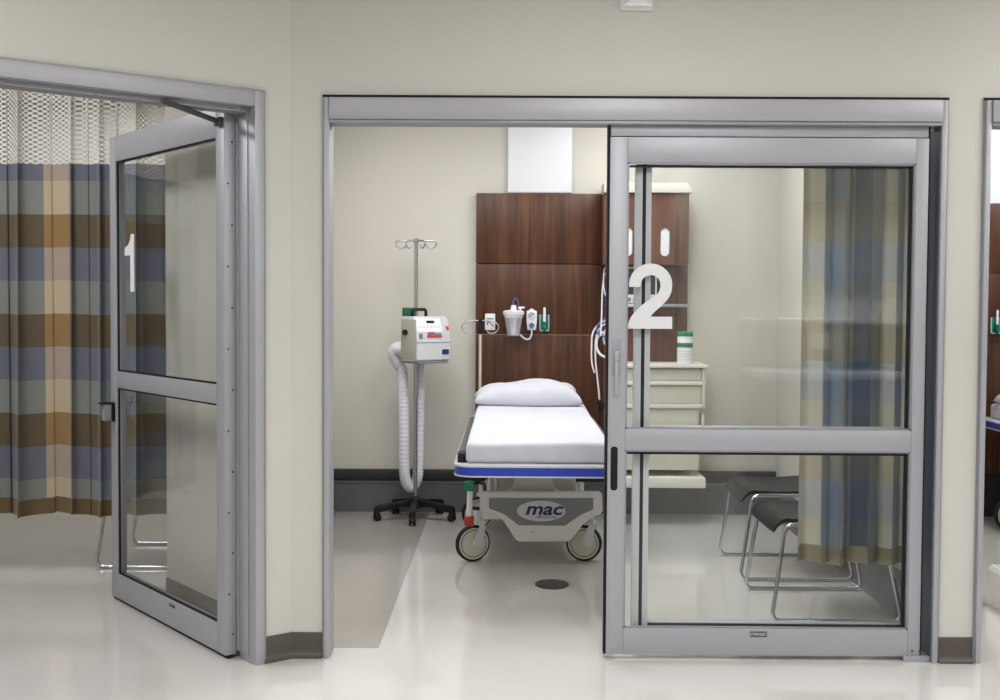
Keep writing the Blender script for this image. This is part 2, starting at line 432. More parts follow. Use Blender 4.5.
# back wall: dark guard rail over a grey base, right across the bay
b = MB(); b.box(-1.22, 1.862, B-.012, B, 0, .205); struct(b, 'baseboard_back', K['guardgrey'])
struct(MB().box(-1.22, 1.862, B-.02, B, .205, .222, .002), 'trim_guard_edge', K['grey'])
b = MB(); b.prism([(B, .222), (B-.03, .226), (B-.034, .235), (B-.034, .29), (B-.028, .302), (B, .302)], YZ, -1.22, 1.862); struct(b, 'trim_guard', K['guarddark'])
b = MB(); cove(b, lambda s, o, z: (1.862 - o, D + .13 + s, z), B - D - .13, h=.212, t=.012); struct(b, 'baseboard_right', K['guardgrey'])
b = MB(); cove(b, lambda s, o, z: (-1.22 + o, D + .13 + s, z), B - D - .13, h=.212, t=.012); struct(b, 'baseboard_left', K['guardgrey'])
b = MB(); b.box(1.99, 7, B-.012, B, 0, .3); struct(b, 'baseboard_bay', K['guarddark'])

# ------------------------------------------------------------------ door frames
def frame2(name, xa, xb, mirror=False):
    t = thing(name, ((xa+xb)/2, D, 0), kind='structure')
    y0, y1 = D-.022, D+.115
    for sx, x in ((1, xa), (-1, xb)):
        MB().box(x+sx*.0075, x+sx*.029, y0, y1, 0, H-.012, .002).build('jamb', K['alum'], t)
        MB().box(x, x+sx*.0075, D-.008, y1, 0, H-.006).build('reveal', K['alumside'] if x in (xl, xr, x3) else K['gap'], t)
    MB().box(xa, xb, D-.012, y1, H-.010, H).build('shadow_gap', K['gap'], t)
    # fascia of the track, then a lip below it
    MB().box(xa+.030, xb-.030, y0-.012, y1-.03, H-.101, H-.013, .003).build('track_fascia', K['alum'], t)
    MB().box(xa+.030, xb-.030, y0-.004, y0+.03, H-.116, H-.102, .002).build('track_lip', K['alumside'], t)
    MB().box(xa+.030, xb-.030, y0+.03, y1-.02, H-.114, H-.100).build('track', K['alumside'], t)
    return t
f2 = frame2('trim_2', xl, xr); MB().box(xr-.033, xr-.029, D-.004, D+.115, 0, H-.12).build('jamb_shade', K['pocket'], f2); frame2('trim_3', x3, 4.55)  # dark strip on the right jamb paints the shade in the pocket's depth

t = thing('trim_1', A1(O0, 0, 0), kind='structure')
def ab(name, m, *a):
    mb = MB(); abox(mb, *a); return mb.build(name, m, t)
ab('jamb', K['alum'], O0-.002, O0+.038, -.022, .115, 0, H-.006, .002)
ab('reveal', K['alumside'], O0-.014, O0-.002, -.012, .03, 0, H)
ab('jamb', K['alum'], O1-.05, O1+.002, -.022, .115, 0, H-.006, .002)
ab('header', K['alum'], O0+.0385, O1-.0505, -.022, .06, H-.066, H-.006, .002)
ab('door_stop', K['alumside'], O0+.038, O1-.05, .03, .115, H-.085, H-.02)
ab('shadow_gap', K['alumside'], O0-.014, O1+.014, -.012, .02, H-.006, H+.004)

# ------------------------------------------------------------------ sliding door of bay 2
YF = D + .008                            # front face of the leaf
zx = lambda y: Z(770, y, YF)
dl, dr = X(608, 400, YF), X(924.5, 400, YF)
t = thing('door_2', ((dl+dr)/2, YF, 0), kind='structure')
il, ir = X(625.5, 400, YF), X(912, 400, YF)
zt, zg1, zm1, zm0, zg0, zb = zx(137.5), zx(163), zx(430), zx(451), zx(629), zx(655.5)
tk = .045
MB().box(dl, il, YF, YF+tk, zb, zt, .0025).build('stile', K['alum'], t)
MB().box(ir, dr, YF, YF+tk, zb, zt, .0025).build('stile', K['alum'], t)
MB().box(il, ir, YF, YF+tk, zg1, zt, .0025).build('top_rail', K['alum'], t)
MB().box(il, ir, YF, YF+tk, zm0, zm1, .0025).build('middle_rail', K['alum'], t)
MB().box(il, ir, YF, YF+tk, zb, zg0, .0025).build('bottom_rail', K['alum'], t)
MB().box(dl+.002, dr-.004, YF-.002, YF+.07, zt+.003, zt+.05, .002).build('hanger_rail', K['alum'], t)
MB().box(dl-.010, dl, YF+.004, YF+.05, zb, zt+.05).build('edge_seal', K['gap'], t)
MB().box(dr, dr+.008, YF+.01, YF+.05, zb+.01, zt+.05).build('edge_seal', K['gap'], t)
def gasket(x0, x1, z0, z1, y, w=.006):
    g = MB(); g.box(x0, x1, y, y+.01, z1-w, z1); g.box(x0, x1, y, y+.01, z0, z0+w); g.box(x0, x0+w, y, y+.01, z0, z1); g.box(x1-w, x1, y, y+.01, z0, z1)
    return g
for z0, z1 in ((zm1, zg1), (zg0, zm0)):
    # light glazing bead, then the black seal inside it, then the pane
    gasket(il, ir, z0, z1, YF+.004, .007).build('glazing_bead', K['alumside'], t)
    g = MB(); g.box(ir-.021, ir-.010, YF+.012, YF+.03, z0+.01, z1-.01); g.box(il+.010, ir-.01, YF+.012, YF+.03, z1-.018, z1-.010)
    g.build('seal', K['gap'], t)
    MB().box(il+.008, ir-.008, YF+.019, YF+.025, z0+.008, z1-.008).build('glass_pane', K['glass'], t)
# fixed panel behind the sliding leaf: seen through the glass
YP = D + .062
pl0 = X(633.5, 400, YP)
for xa_, xb_, m_ in ((pl0, X(640.5, 400, YP), 'alum'), (X(640.5, 400, YP), X(644, 400, YP), 'gap'), (X(644, 400, YP), X(649.5, 400, YP), 'alum')):
    MB().box(xa_, xb_, YP, YP+.04, .05, zt-.01).build('inner_stile' if m_ != 'gap' else 'inner_seal', K['pale' if m_ != 'gap' else m_], t)
px1 = X(649.5, 400, YP); px2 = ir + .01
for a, b_ in ((.05, zx(626)), (zx(447), zx(428)), (zx(163.5), zt-.01)):
    MB().box(px1, px2, YP, YP+.035, a, b_, .002).build('inner_rail', K['alum'], t)
MB().box(px1, px2, YP-.002, YP+.001, zx(629.5), zx(627)).build('inner_seal', K['gap'], t)
MB().box(px1, px2, YP+.015, YP+.020, .1, zt-.05).build('glass_pane', K['glass'], t)
# pull and latch on the left stile
hx = lambda x, y=400: X(x, y, YF)
MB().prism(rrect(hx(612), hx(620), zx(377), zx(340), .004), XZ, YF-.004, YF+.002, .0012).build('latch_plate', K['alumside'], t)
h = MB().box(hx(614), hx(618), YF-.016, YF-.003, zx(396), zx(352), .004); h.box(hx(613.5), hx(618.5), YF-.02, YF-.003, zx(362), zx(352), .004)
h.build('latch_lever', K['zinc'], t)
MB().prism(rrect(hx(610.5, 470), hx(617.5, 470), zx(491.5), zx(447.5), .012), XZ, YF-.002, YF+.004, .001).build('flush_pull', K['gap'], t, label='black recessed pull')
mp = MB().box(X(750, 634, YF), X(767, 634, YF), YF-.002, YF+.001, zx(637), zx(631.5), .0006).build('maker_plate', K['plate'], t)
writing('maker_plate_lettering', 'STANLEY', .016, K['vinyl'], mp, (X(758.5, 634, YF), YF-.0025, zx(634.3)), .0003)
s_ = MB()
for x in (912, 919.5): s_.lathe([(0, -.003), (.004, -.003), (.0045, 0), (.0045, .002)], (hx(x, 650), YF, zx(650)), 'Y', 14)
s_.build('screw', K['dark'], t)
MB().box(hx(903, 656), xr-.03, YF-.01, YF+.06, 0, .022, .003).build('floor_guide', K['zinc'], t)
# the numeral 2
def two():
    # x right, y up, unit height; bold grotesque outline
    o = []
    o += [(.05, .645)]
    o += [(.05 + .0, .66)]
    top = arc(.345, .675, .325, 176, 0, 22)                     # outer bowl
    pts = top
    pts += spline([(.67, .675, 0), (.655, .56, 0), (.60, .45, 0), (.50, .345, 0), (.40, .25, 0), (.345, .185, 0)], 6)
    pts = [(p[0], p[1]) for p in pts]
    pts += [(.675, .185), (.675, 0), (0, 0)]
    pts += [(p[0], p[1]) for p in spline([(.012, .08, 0), (.05, .17, 0), (.13, .275, 0), (.27, .405, 0), (.415, .50, 0), (.475, .58, 0), (.493, .665, 0)], 6)]
    inn = arc(.345, .675, .148, 0, 180, 14); pts += inn
    pts += [(.195, .64), (.022, .64)]
    return pts
nx0, nx1, nz0, nz1 = hx(628, 296), hx(673, 296), zx(329.5), zx(264)
tp = [(nx0 + (nx1-nx0)*u/.675, nz0 + (nz1-nz0)*v) for u, v in two()]
MB().prism(tp, XZ, YF+.0165, YF+.0188).build('number', K['vinyl'], t, label='white bay number 2')

# ------------------------------------------------------------------ swung-open door of bay 1
HP = Vector((-1.158, 5.074, 0)); dd = Vector((-.609, .793, 0)).normalized()
rz = math.atan2(dd.y, dd.x)
t = thing('door_1', HP, kind='structure', rz=rz)
Wd, zT = 1.304, 2.262                    # local: x along the leaf, +y is the face away from the camera
# local +y = dd rotated by +90 deg = towards the corridor side on the left
fy = -1
def lb(name, m, x0, x1, y0, y1, z0, z1, bev=.002, label=None): return MB().box(x0, x1, y0, y1, z0, z1, bev).build(name, m, t, world=False, label=label)
TH = .05
lb('stile', K['alum'], .0, .078, -TH, 0, .015, zT)
lb('stile', K['alum'], Wd-.075, Wd, -TH, 0, .015, zT)
lb('top_rail', K['alum'], .078, Wd-.075, -TH, 0, zT-.122, zT)
lb('middle_rail', K['alum'], .078, Wd-.075, -TH, 0, 1.047, 1.127)
lb('bottom_rail', K['alum'], .078, Wd-.075, -TH, 0, .015, .135)
lb('door_sweep', K['gap'], .0, Wd, -TH+.008, -.008, .003, .015, 0)
for z0, z1 in ((1.127, zT-.122), (.135, 1.047)):
    g = MB()
    for y in (-.016,):
        x0, x1, w_ = .078, Wd-.075, .008
        g.box(x0, x1, y, y+.008, z1-w_, z1); g.box(x0, x1, y, y+.008, z0, z0+w_); g.box(x0, x0+w_, y, y+.008, z0, z1); g.box(x1-w_, x1, y, y+.008, z0, z1)
    g.build('seal', K['gap'], t, world=False)
    lb('glass_pane', K['glass'], .084, Wd-.081, -TH/2-.003, -TH/2+.003, z0+.005, z1-.005, 0)
MB().box(-.003, 0, -TH+.001, -.003, .03, zT-.01, .0008).build('hinge_leaf', K['zinc'], t, world=False)
hb = MB()
for k in range(22):
    hb.lathe([(.0065, .002), (.0065, .096)], (-.0075, -TH-.006, .03 + k*.0985), 'Z', 14)
hb.build('hinge_barrel', K['zinc'], t, world=False)
hb = MB(); abox(hb, O0+.0385, O0+.0425, .035, .112, .03, zT-.01, .0008)
hb.bm.transform(Matrix.Rotation(-rz, 4, 'Z') @ Matrix.Translation(-HP)); hb.build('frame_hinge_leaf', K['zinc'], t, world=False)
hs = MB()
for k in range(13):
    hs.lathe([(0, -.0045), (.004, -.0045), (.0045, -.003)], (0, -.016 if k % 2 else -.034, .1 + k*.168), (Vector((0,1,0)), Vector((0,0,1)), Vector((1,0,0))), 12)
hs.build('hinge_screw', K['dark'], t, world=False)
# numeral 1 (white vinyl on the glass)
o1 = [(1.04, 1.512), (1.088, 1.512), (1.088, 1.685), (1.16, 1.685), (1.16, 1.722), (1.115, 1.735), (1.09, 1.757), (1.08, 1.785), (1.04, 1.785)]
MB().prism(o1, lambda u, v, d: (u, d, v), -TH/2+.0035, -TH/2+.0055).build('number', K['vinyl'], t, world=False, label='white bay number 1')
lt = lb('latch_case', K['alumside'], Wd-.055, Wd-.018, .0, .055, .885, .965, .003, 'small box latch')
MB().box(Wd-.059, Wd-.0552, .0, .018, .88, .966, .001).build('latch_plate', K['gap'], lt, world=False)
MB().box(Wd-.062, Wd-.014, .004, .07, .966, .974, .001).build('latch_lip', K['gap'], lt, world=False)
p_ = MB().box(.52, .585, -.001, .002, .105, .120, .0006).build('maker_plate', K['plate'], t, world=False)
lv_ = MB()
for y in (-TH-.03,):
    lv_.tube([(Wd-.06, y, .90), (Wd-.06, y, 1.0)], .007); lv_.tube([(Wd-.06, -TH, .915), (Wd-.06, y, .915)], .009); lv_.tube([(Wd-.06, -TH, .985), (Wd-.06, y, .985)], .007)
lv_.build('pull_handle', K['zinc'], t, world=False)
# closer arm from the frame soffit down to the leaf
q0 = Vector((-1.31, 4.735, 2.225)); Ri = Matrix.Rotation(-rz, 4, 'Z') @ Matrix.Translation(-HP)
ca = MB().tube([Ri @ q0, Vector((.03, .014, 2.20))], .011)
ca.box(.0, .05, 0, .022, 2.18, 2.215, .003); ca.build('closer_arm', K['darkgrey'], t, world=False)

# ------------------------------------------------------------------ dome light above the bay 2 door
c = W(636, 2, D)
t = thing('dome_light', (c.x, D, 2.66), 'small white wall call light above the sliding door', 'light')
MB().box(c.x-.066, c.x+.066, D-.02, D, 2.655, 2.775, .006).build('back_plate', K['white'], t)
MB().prism([(c.x-.062, 2.664), (c.x+.062, 2.664), (c.x+.04, 2.68), (c.x+.04, 2.77), (c.x-.04, 2.77), (c.x-.04, 2.68)], XZ, D-.055, D-.019, .006).build('lens', K['lens'], t)

# ------------------------------------------------------------------ curtains
def curtain(name, x0, x1, y, z0, z1, ztop, fold, m, label, group, seed, sway=0, u_off=0, cat='curtain', amp=.05, align=None):
    rnd = random.Random(seed)
    t = thing(name, ((x0+x1)/2, y, z0), label, cat, None)
    n = max(80, int((x1-x0)/.007))
    ph = [rnd.uniform(0, 6.28) for _ in range(4)]
    def yy(x, v):
        a = (x-x0)*2*PI/fold + 1.1*math.sin((x-x0)*2*PI/(fold*2.7) + ph[0])
        am = amp*(.75 + .35*math.sin((x-x0)*2*PI/(fold*3.3)+ph[1]))
        s_ = math.sin(a)
        return y + am*(s_ + .28*math.sin(2*a+ph[2]))*(1 - .35*v) + sway*(x-x0)
    us = [0]
    for i in range(n):
        xa, xb = x0 + (x1-x0)*i/n, x0 + (x1-x0)*(i+1)/n
        us.append(us[-1] + math.hypot(xb-xa, yy(xb, .3)-yy(xa, .3)))
    def uat(a): return us[min(n, int(round(a*n)))] + u_off
    if align:
        ia = int((align[0]-x0)/(x1-x0)*n); u_off = align[1] - us[ia]
    def f(a, b, za, zb, rag=0):
        x = x0 + (x1-x0)*a; z = za + (zb-za)*b
        if rag: z -= rag*(1-b)*math.sin((x-x0)*2*PI/(fold*2.1)+ph[3])
        am = 2*((x-x0)*2*PI/fold + 1.1*math.sin((x-x0)*2*PI/(fold*2.7) + ph[0]))
        return (x + .13*fold*math.sin(am), yy(x, (z-z0)/(z1-z0)), z)
    mb = MB(); mb.grid(lambda a, b: f(a, b, z0, z1, .008), n, 30, lambda a, b: (uat(a), z0 + (z1-z0)*b)); mb.build('cloth', m, t, ang=180, recalc=False)
    mb = MB(); mb.grid(lambda a, b: f(a, b, z1-.004, ztop), n, 6, lambda a, b: (uat(a), z1 + (ztop-z1)*b)); mb.build('net_top', K['net'], t, ang=180, recalc=False, label='white open net heading')
    tr = MB().box(x0, x1, y-.012, y+.012, ztop, CEIL); tr.build('track', K['alumside'], t)
    k = 0
    while x0 + .05 + k*fold < x1:
        x = x0 + .05 + k*fold
        MB().tube([(x, y, ztop+.004), (x, yy(x, 1), ztop-.02)], .004, 14).build('hook', K['white'], t); k += 1
    return t
curtain('privacy_curtain', -3.7, -1.72, 6.62, .325, 2.19, 2.86, .20, K['plaid'],
        'brown and grey plaid privacy curtain hanging behind the open swing door', None, 3, amp=.07, align=(X(39, 300, 6.6), .30*1.25))
curtain('privacy_curtain', X(799, 400, 5.52), 1.835, 5.52, .325, 2.19, 2.86, .108, K['plaid2'],
        'pale blue plaid privacy curtain hanging behind the sliding door glass', None, 11, u_off=.02, amp=.072)

# ------------------------------------------------------------------ stretchers
def make_stretcher(cx, y0, label, group=None):
    """y0 = foot end; base at floor"""
    t = thing('stretcher', (cx, y0, 0), label, 'stretcher', group)
    L = 2.62; y1 = y0 + L
    hw = .403
    def loop(x0, x1, ya, yb, r): return rrect(x0, x1, ya, yb, r, 7)
    # bumper: white-topped blue band right round the deck
    bz0, bz1 = .650, .692
    o = loop(cx-hw, cx+hw, y0, y1, .10); i_ = loop(cx-hw+.045, cx+hw-.045, y0+.045, y1-.045, .07)
    def ring(mb, o, i_, za, zb):
        n = len(o); a = [[mb.bm.verts.new((p[0], p[1], z)) for p in q] for q, z in ((o, za), (o, zb), (i_, zb), (i_, za))]
        for k in range(4):
            A_, B_ = a[k], a[(k+1) % 4]
            for j in range(n): mb.bm.faces.new((A_[j], A_[(j+1) % n], B_[(j+1) % n], B_[j]))
        return mb
    bp = ring(MB(), o, i_, bz0, bz1).build('bumper', K['blue'], t, label='blue bumper band')
    o2 = loop(cx-hw-.004, cx+hw+.004, y0-.004, y1+.004, .102)
    ring(MB(), o2, i_, bz1-.001, bz1+.009).build('bumper_trim', K['pale'], bp)
    ring(MB(), o2, i_, bz0-.006, bz0+.001).build('bumper_trim', K['pale'], bp)
    MB().prism(loop(cx-hw+.04, cx+hw-.04, y0+.04, y1-.04, .07), XY, .655, .702, .003).build('deck', K['pale'], t)
    # mattress with its fitted sheet
    mw = .350; mz0, mz1 = .7025, .804
    mb = MB(); mb.box(cx-mw, cx+mw, y0+.06, y1-.10, mz0, mz1, .022, 3)
    bmesh.ops.subdivide_edges(mb.bm, edges=[e for e in mb.bm.edges if e.calc_length() > .3], cuts=34, use_grid_fill=True)
    for v in mb.bm.verts:
        x, y, z = v.co
        if z > mz1 - .05: v.co.z += .004*math.sin(7*x + 2*y) + .003*math.sin(5*y - 3*x)
        if y < y0 + .1: v.co.y += .004*math.sin(21*x) + .003*math.sin(47*x + 30*z)
        if z > mz1 - .01:                                    # creases pulled across the sheet
            for (xa, ya, xb, yb_, hh) in ((.02, .42, -.05, 1.0, .010), (.12, .30, .02, .72, .012), (.18, .5, .11, 1.0, .008), (-.18, .25, -.21, .7, .007)):
                tx, ty = xb-xa, yb_-ya; q = ((x-cx-xa)*tx + (y-y0-ya)*ty)/(tx*tx+ty*ty); q = min(1, max(0, q))
                dist = math.hypot(x-cx-xa-tx*q, (y-y0-ya-ty*q)*.4)
                v.co.z += hh*math.exp(-(dist/.022)**2)*math.sin(PI*min(1, max(0, q)))
    ms = mb.build('mattress', K['sheet'], t, ang=60)
    # lowered side rails
    for sx in (-1, 1):
        x = cx + sx*.371
        rl = MB().box(x-.018, x+.018, y0+.16, y0+1.95, .702, .752, .006).build('side_rail', K['darkgrey'], t, label='dark grey lowered side rail')
        k = MB(); k.box(x-.020, x+.020, y0+.10, y0+.16, .700, .742, .006); k.lathe([(.016, -.02), (.016, .02)], (x, y0+.115, .735), 'X', 18)
        k.build('rail_latch', K['black'], rl)
    # base: shaped front shell, inset panel, badge
    yb = y0 + 1.10; bc = cx - .022
    f = lambda px, py: (X(px, py, 7.0) - .119, Z(px, py, 7.0))     # outline relative to the stretcher's centre line
    out = [f(478.7, 494), f(481, 491.5), f(598, 491.5), f(600.8, 494), f(601.5, 510), f(599, 513.5), f(592, 516), f(583, 522.5), f(576, 531), f(570, 538.5), f(566.5, 541),
           f(517.5, 541), f(514, 538.5), f(507.5, 528), f(501.5, 519), f(494, 513.5), f(478.7, 511)]
    out = [(bc+u, v) for u, v in out]
    bs = MB().prism(out, XZ, yb, yb+.055, .006).build('base_shell', K['basecov'], t)
    inn = [f(488, 497.2), f(592, 497.6), f(592, 508.6), f(580, 514), f(571, 520), f(564, 525), f(517.4, 524.5), f(511, 519.5), f(503, 513.5), f(488, 507.7)]
    pn_ = MB().prism([(bc+u, v) for u, v in inn], XZ, yb-.003, yb+.004, .001).build('base_panel', K['grey'], bs, label='grey inset panel')
    ec = f(540, 510.2); ec = (bc+ec[0], ec[1]); rx, rz_ = .137, .058
    el = [(ec[0]+rx*math.cos(2*PI*k/48), ec[1]+rz_*math.sin(2*PI*k/48)) for k in range(48)]
    bd = MB().prism(el, XZ, yb-.007, yb-.001, .001).build('badge', K['pale'], bs, label='pale oval maker badge')
    writing('badge_lettering', 'mac', .098, K['navy'], bd, (ec[0]+.012, yb-.0078, ec[1]+.010), .0006, .24, .0026, xs=1.28)
    writing('badge_lettering', 'MEDICAL', .022, K['greyprint'], bd, (ec[0]+.03, yb-.0078, ec[1]-.034), .0005, .2, .0004, xs=1.25)
    # base body behind the shell, pedestals
    MB().box(cx-.30, cx+.30, yb+.05, yb+1.18, .24, .315, .02).build('base_frame', K['basecov'], t)
    MB().prism([(cx+u, v) for u, v in [(-.30, .33), (-.17, .352), (-.12, .39), (-.105, .50), (-.105, .66), (.105, .66), (.105, .50), (.12, .39), (.17, .352), (.30, .33), (.30, .31), (-.30, .31)]],
               XZ, yb+.09, yb+.36, .008).build('pedestal', K['shroud'], t)
    MB().prism([(cx+u, v) for u, v in [(-.27, .31), (-.27, .66), (.27, .66), (.27, .60), (.245, .5), (.265, .40), (.27, .31)]], XZ, yb+.62, yb+.95, .01).build('pedestal', K['shroud'], t)
    for sx in (-.25, -.215): MB().tube([(cx+sx, yb+.40, .30), (cx+sx, yb+.40, .66)], .012).build('lift_strut', K['pale'], t)
    MB().tube([(cx, yb+.03, .235), (cx, yb+.03, .19), (cx-.01, yb+.0, .178)], .008).build('drain_peg', K['zinc'], t)
    # four castors
    for sx, yy_, a in ((-1, yb+.085, 24), (1, yb+.095, 14), (-1, yb+1.10, 20), (1, yb+1.10, -25)):
        x = cx + .004 + sx*.318; R_ = .103
        ar = math.radians(a)*(-1 if sx < 0 else 1)
        ax = (Vector((math.sin(ar), 0, 0)) + Vector((0, math.cos(ar), 0)))                      # axle, nearly along Y
        ex0 = Vector((ax.y, -ax.x, 0)); basis = (ex0, Vector((0, 0, 1)), ax)
        wc = Vector((x, yy_, R_)) - ex0*(.035 if sx > 0 else .035)
        fk = MB(); fk.lathe([(.019, .228), (.024, .232), (.024, .30), (.019, .305)], (x, yy_, 0), 'Z', 20)
        fk.lathe([(.026, .225), (.026, .235)], (x, yy_, 0), 'Z', 20)
        fp = [(.012, R_-.018), (-.012-.03, R_-.018), (-.012-.035, R_+.012), (.0, .215), (.03, .228), (.03, .19)]
        for q in (-.028, .028):
            fk.prism([(u, v) for u, v in fp], lambda u, v, d: Vector((x, yy_, v)) + ex0*u + ax*d, q-.003, q+.003)
        fk.prism([(-.03, .21), (.03, .21), (.03, .23), (-.03, .23)], lambda u, v, d: Vector((x, yy_, v)) + ex0*u + ax*d, -.03, .03)
        cs = fk.build('caster', K['pale'], t)
        MB().lathe([(.089, -.017), (.098, -.017), (.103, -.009), (.103, .009), (.098, .017), (.089, .017), (.089, -.017)], wc, basis, 40, False).build('tyre', K['tyre'], cs)
        d_ = MB(); d_.lathe([(.02, -.017), (.074, -.014), (.076, -.017), (.0895, -.0185), (.0895, .0185), (.076, .017), (.074, .014), (.02, .017)], wc, basis, 40)
        d_.lathe([(.0, -.034), (.014, -.034), (.016, -.03), (.016, .03), (.014, .034), (0, .034)], wc, basis, 20)
        d_.build('wheel_disc', K['wheel'], cs)
        rg = MB(); rg.lathe([(.0745, -.0178), (.0775, -.0192), (.0775, -.0170)], wc, basis, 40, False); rg.build('wheel_ring', K['tyre'], cs)
    # brake pedal post on the foot-left corner: green toe, white arm, red heel
    bx, by = cx - .362, y0 + 1.02
    bk = MB().tube([(bx, by, .25), (bx+.004, by, .45)], .016).build('brake_pedal', K['white'], t)
    MB().box(bx-.027, bx+.027, by-.03, by+.03, .232, .282, .007).build('release_pad', K['red'], bk, label='red pad')
    MB().box(bx-.027, bx+.027, by-.03, by+.03, .425, .478, .007).build('brake_pad', K['green'], bk, label='green pad')
    MB().tube(fillet([(bx+.01, by, .46), (bx+.05, by+.02, .47), (bx+.08, by+.16, .44), (cx-.28, by+.4, .29)], .04), .011).build('pedal_link', K['black'], bk)
    MB().tube([(bx, by, .33), (cx-.29, by+.14, .30)], .01).build('pedal_link', K['black'], bk)
    return t, y1
bed, y_end = make_stretcher(.147, 5.88, 'hospital stretcher with blue bumper and white sheet standing in bay 2')
# stretcher's own drip pole at the head-left corner
ipx = X(480, 380, 8.42)
pole = MB().tube([(ipx, 8.42, .69), (ipx, 8.42, 1.30)], .0095).build('drip_pole', K['shroud'], bed)
MB().lathe([(.012, 1.255), (.02, 1.26), (.02, 1.30), (.014, 1.32), (.014, 1.355), (.008, 1.36)], (ipx, 8.42, 0), 'Z', 18).build('pole_collar', K['black'], pole)
hk = MB()
for s_ in (-1, 1):
    hk.tube(spline([(ipx, 8.42, 1.345), (ipx+s_*.05, 8.42, 1.345), (ipx+s_*.105, 8.42, 1.33), (ipx+s_*.125, 8.42, 1.30), (ipx+s_*.10, 8.42, 1.265), (ipx+s_*.06, 8.42, 1.262), (ipx+s_*.04, 8.42, 1.285)], 5), .004)
hk.build('drip_hook', K['dullchrome'], pole)

def pillow(cx, cy, z, w, d, h, label, seed=0):
    rnd = random.Random(seed); mb = MB(); N = 34; M_ = 24
    def prof(u, v):
        eu, ev = max(0, 1-abs(u)**3.2), max(0, 1-abs(v)**2.6)
        return (eu*ev)**.36
    def wr(u, v): return .010*math.sin(6*u+3*v) + .007*math.sin(11*v-5*u) + .006*math.sin(16*u+2) * abs(v)
    for sgn in (1, -1):
        def f(a, b):
            u, v = a*2-1, b*2-1
            k = 1 + .05*abs(u)**6*abs(v)**6
            x = u*w/2*(1-.06*(1-abs(u))*0 - .05*v*v*0) * (1 - .05*(1-v*v)*abs(u)**8); y = v*d/2*(1 - .07*(1-u*u)*abs(v)**8)
            e = prof(u, v)*(1 + .14*u - .03*u*u)
            zz = e*h*(.80 if sgn > 0 else .20)*sgn + (wr(u, v)*e if sgn > 0 else 0)
            lift = .020*abs(u)**4 if False else 0
            return (cx + x*k + .01*math.sin(5*v)*abs(u), cy + y*k, z + h*.2 + zz + lift)
        mb.grid(f, N, M_)
    o = mb.build('pillow', K['sheet'], None, ang=180)
    return meta(o, label, 'pillow')
pillow(X(526.5, 392, 8.17), 8.17, .795, .69, .44, .158, 'white pillow lying at the head of the stretcher in bay 2')

# ------------------------------------------------------------------ bed-head wall of bay 2
def outlet_box(): pass
hl, hr = X(476, 260, 8.64), X(602.8, 260, 8.64)
hz = lambda y, Y=8.64, x=540: Z(x, y, Y)
t = thing('headwall_panel', ((hl+hr)/2, B, 0), 'tall walnut headwall panel of three boards behind the stretcher', 'panel')
zs = (hz(193), hz(264), hz(334.6), .302)
MB().box(hl+.004, hr-.002, 8.655, B, zs[3], zs[0]-.004).build('backing', K['gap'], t)
for a, b_ in zip(zs, zs[1:]):
    MB().box(hl, hr-.003, 8.64, 8.66, b_+.0035, a-.0025, .0015).build('board', K['wood'], t)
jx = X(490, 360, 8.64)
MB().box(jx-.002, jx+.002, 8.6385, 8.65, .31, zs[2]-.004).build('joint_line', K['woodcab'], t)
MB().box(hl, hr-.003, 8.6385, 8.65, zs[2]-.0025, zs[2]+.0015).build('joint_line', K['jointglint'], t, label='thin pale strip painting the highlight on the joint')  # pale strip paints the highlight along this board joint
rsr = meta(MB().box(X(508, 160, 8.66), X(572, 160, 8.66), 8.655, B, zs[0]+.001, CEIL, .003).build('raceway_cover', K['panelwhite'], None), 'tall white raceway cover rising from the headwall to the ceiling', 'cover')
MB().box(X(508, 160, 8.66)+.006, X(572, 160, 8.66)-.006, 8.652, 8.656, zs[0]+.006, zs[0]+.012).build('cover_joint', K['pale'], rsr)
# right-hand part of the headwall (behind the monitor and cabinet)
h2l, h2r = hr, X(687, 330, 8.66)
t = thing('headwall_panel', ((h2l+h2r)/2, B, 0), 'lower walnut panel behind the wall monitor beside the headwall', 'panel')
MB().box(h2l+.001, X(676, 330, 8.66), 8.66, B, .302, hz(255), .0015).build('board', K['woodcab'], t)
MB().box(X(676, 330, 8.66)+.004, h2r, 8.66, B, .302, hz(255), .0015).build('board', K['woodcab'], t)
# glove cabinet with oval slots
cY = 8.42
cl, cr_ = X(603.5, 230, cY), X(675.5, 230, cY)
t = thing('wall_cabinet', ((cl+cr_)/2, B, 0), 'walnut wall cabinet with oval glove slots seen above the monitor', 'cabinet')
ct, cb = Z(650, 193, cY), Z(650, 264.5, cY)
MB().box(cl+.002, cr_ , cY+.018, 8.659, cb, ct, .001).build('carcass', K['woodcab'], t)
def slotted(x0, x1, slots, z0, z1):
    """front board with open oval slots: strips between and around slots"""
    bm_ = MB(); xs = sorted(slots); y0, y1 = cY, cY+.017
    sw, sz0, sz1 = .030, Z(650, 256, cY), Z(650, 227.5, cY)
    edges = [x0] + [v for s__ in xs for v in (s__-sw, s__+sw)] + [x1]
    for a, b_ in zip(edges[0::2], edges[1::2]): bm_.box(a, b_, y0, y1, z0, z1)
    for s__ in xs:
        top = [(s__-sw, z1), (s__-sw, sz1-sw)] + arc(s__, sz1-sw, sw, 180, 0, 12) + [(s__+sw, z1)]
        bot = [(s__+sw, z0), (s__+sw, sz0+sw)] + arc(s__, sz0+sw, sw, 360, 180, 12) + [(s__-sw, z0)]
        bm_.prism(top, XZ, y0, y1); bm_.prism(bot, XZ, y0, y1)
    return bm_
sl = [X(v, 241, cY) for v in (628, 646.5, 665)]
slotted(cl, cr_, sl, cb, ct).build('slotted_front', K['woodcab'], t)
for s__ in sl:
    MB().box(s__-.045, s__+.045, cY+.010, cY+.0175, Z(650, 257, cY), Z(650, 226, cY)).build('glove_box', K['panelwhite'], t, label='white glove box behind the slot')
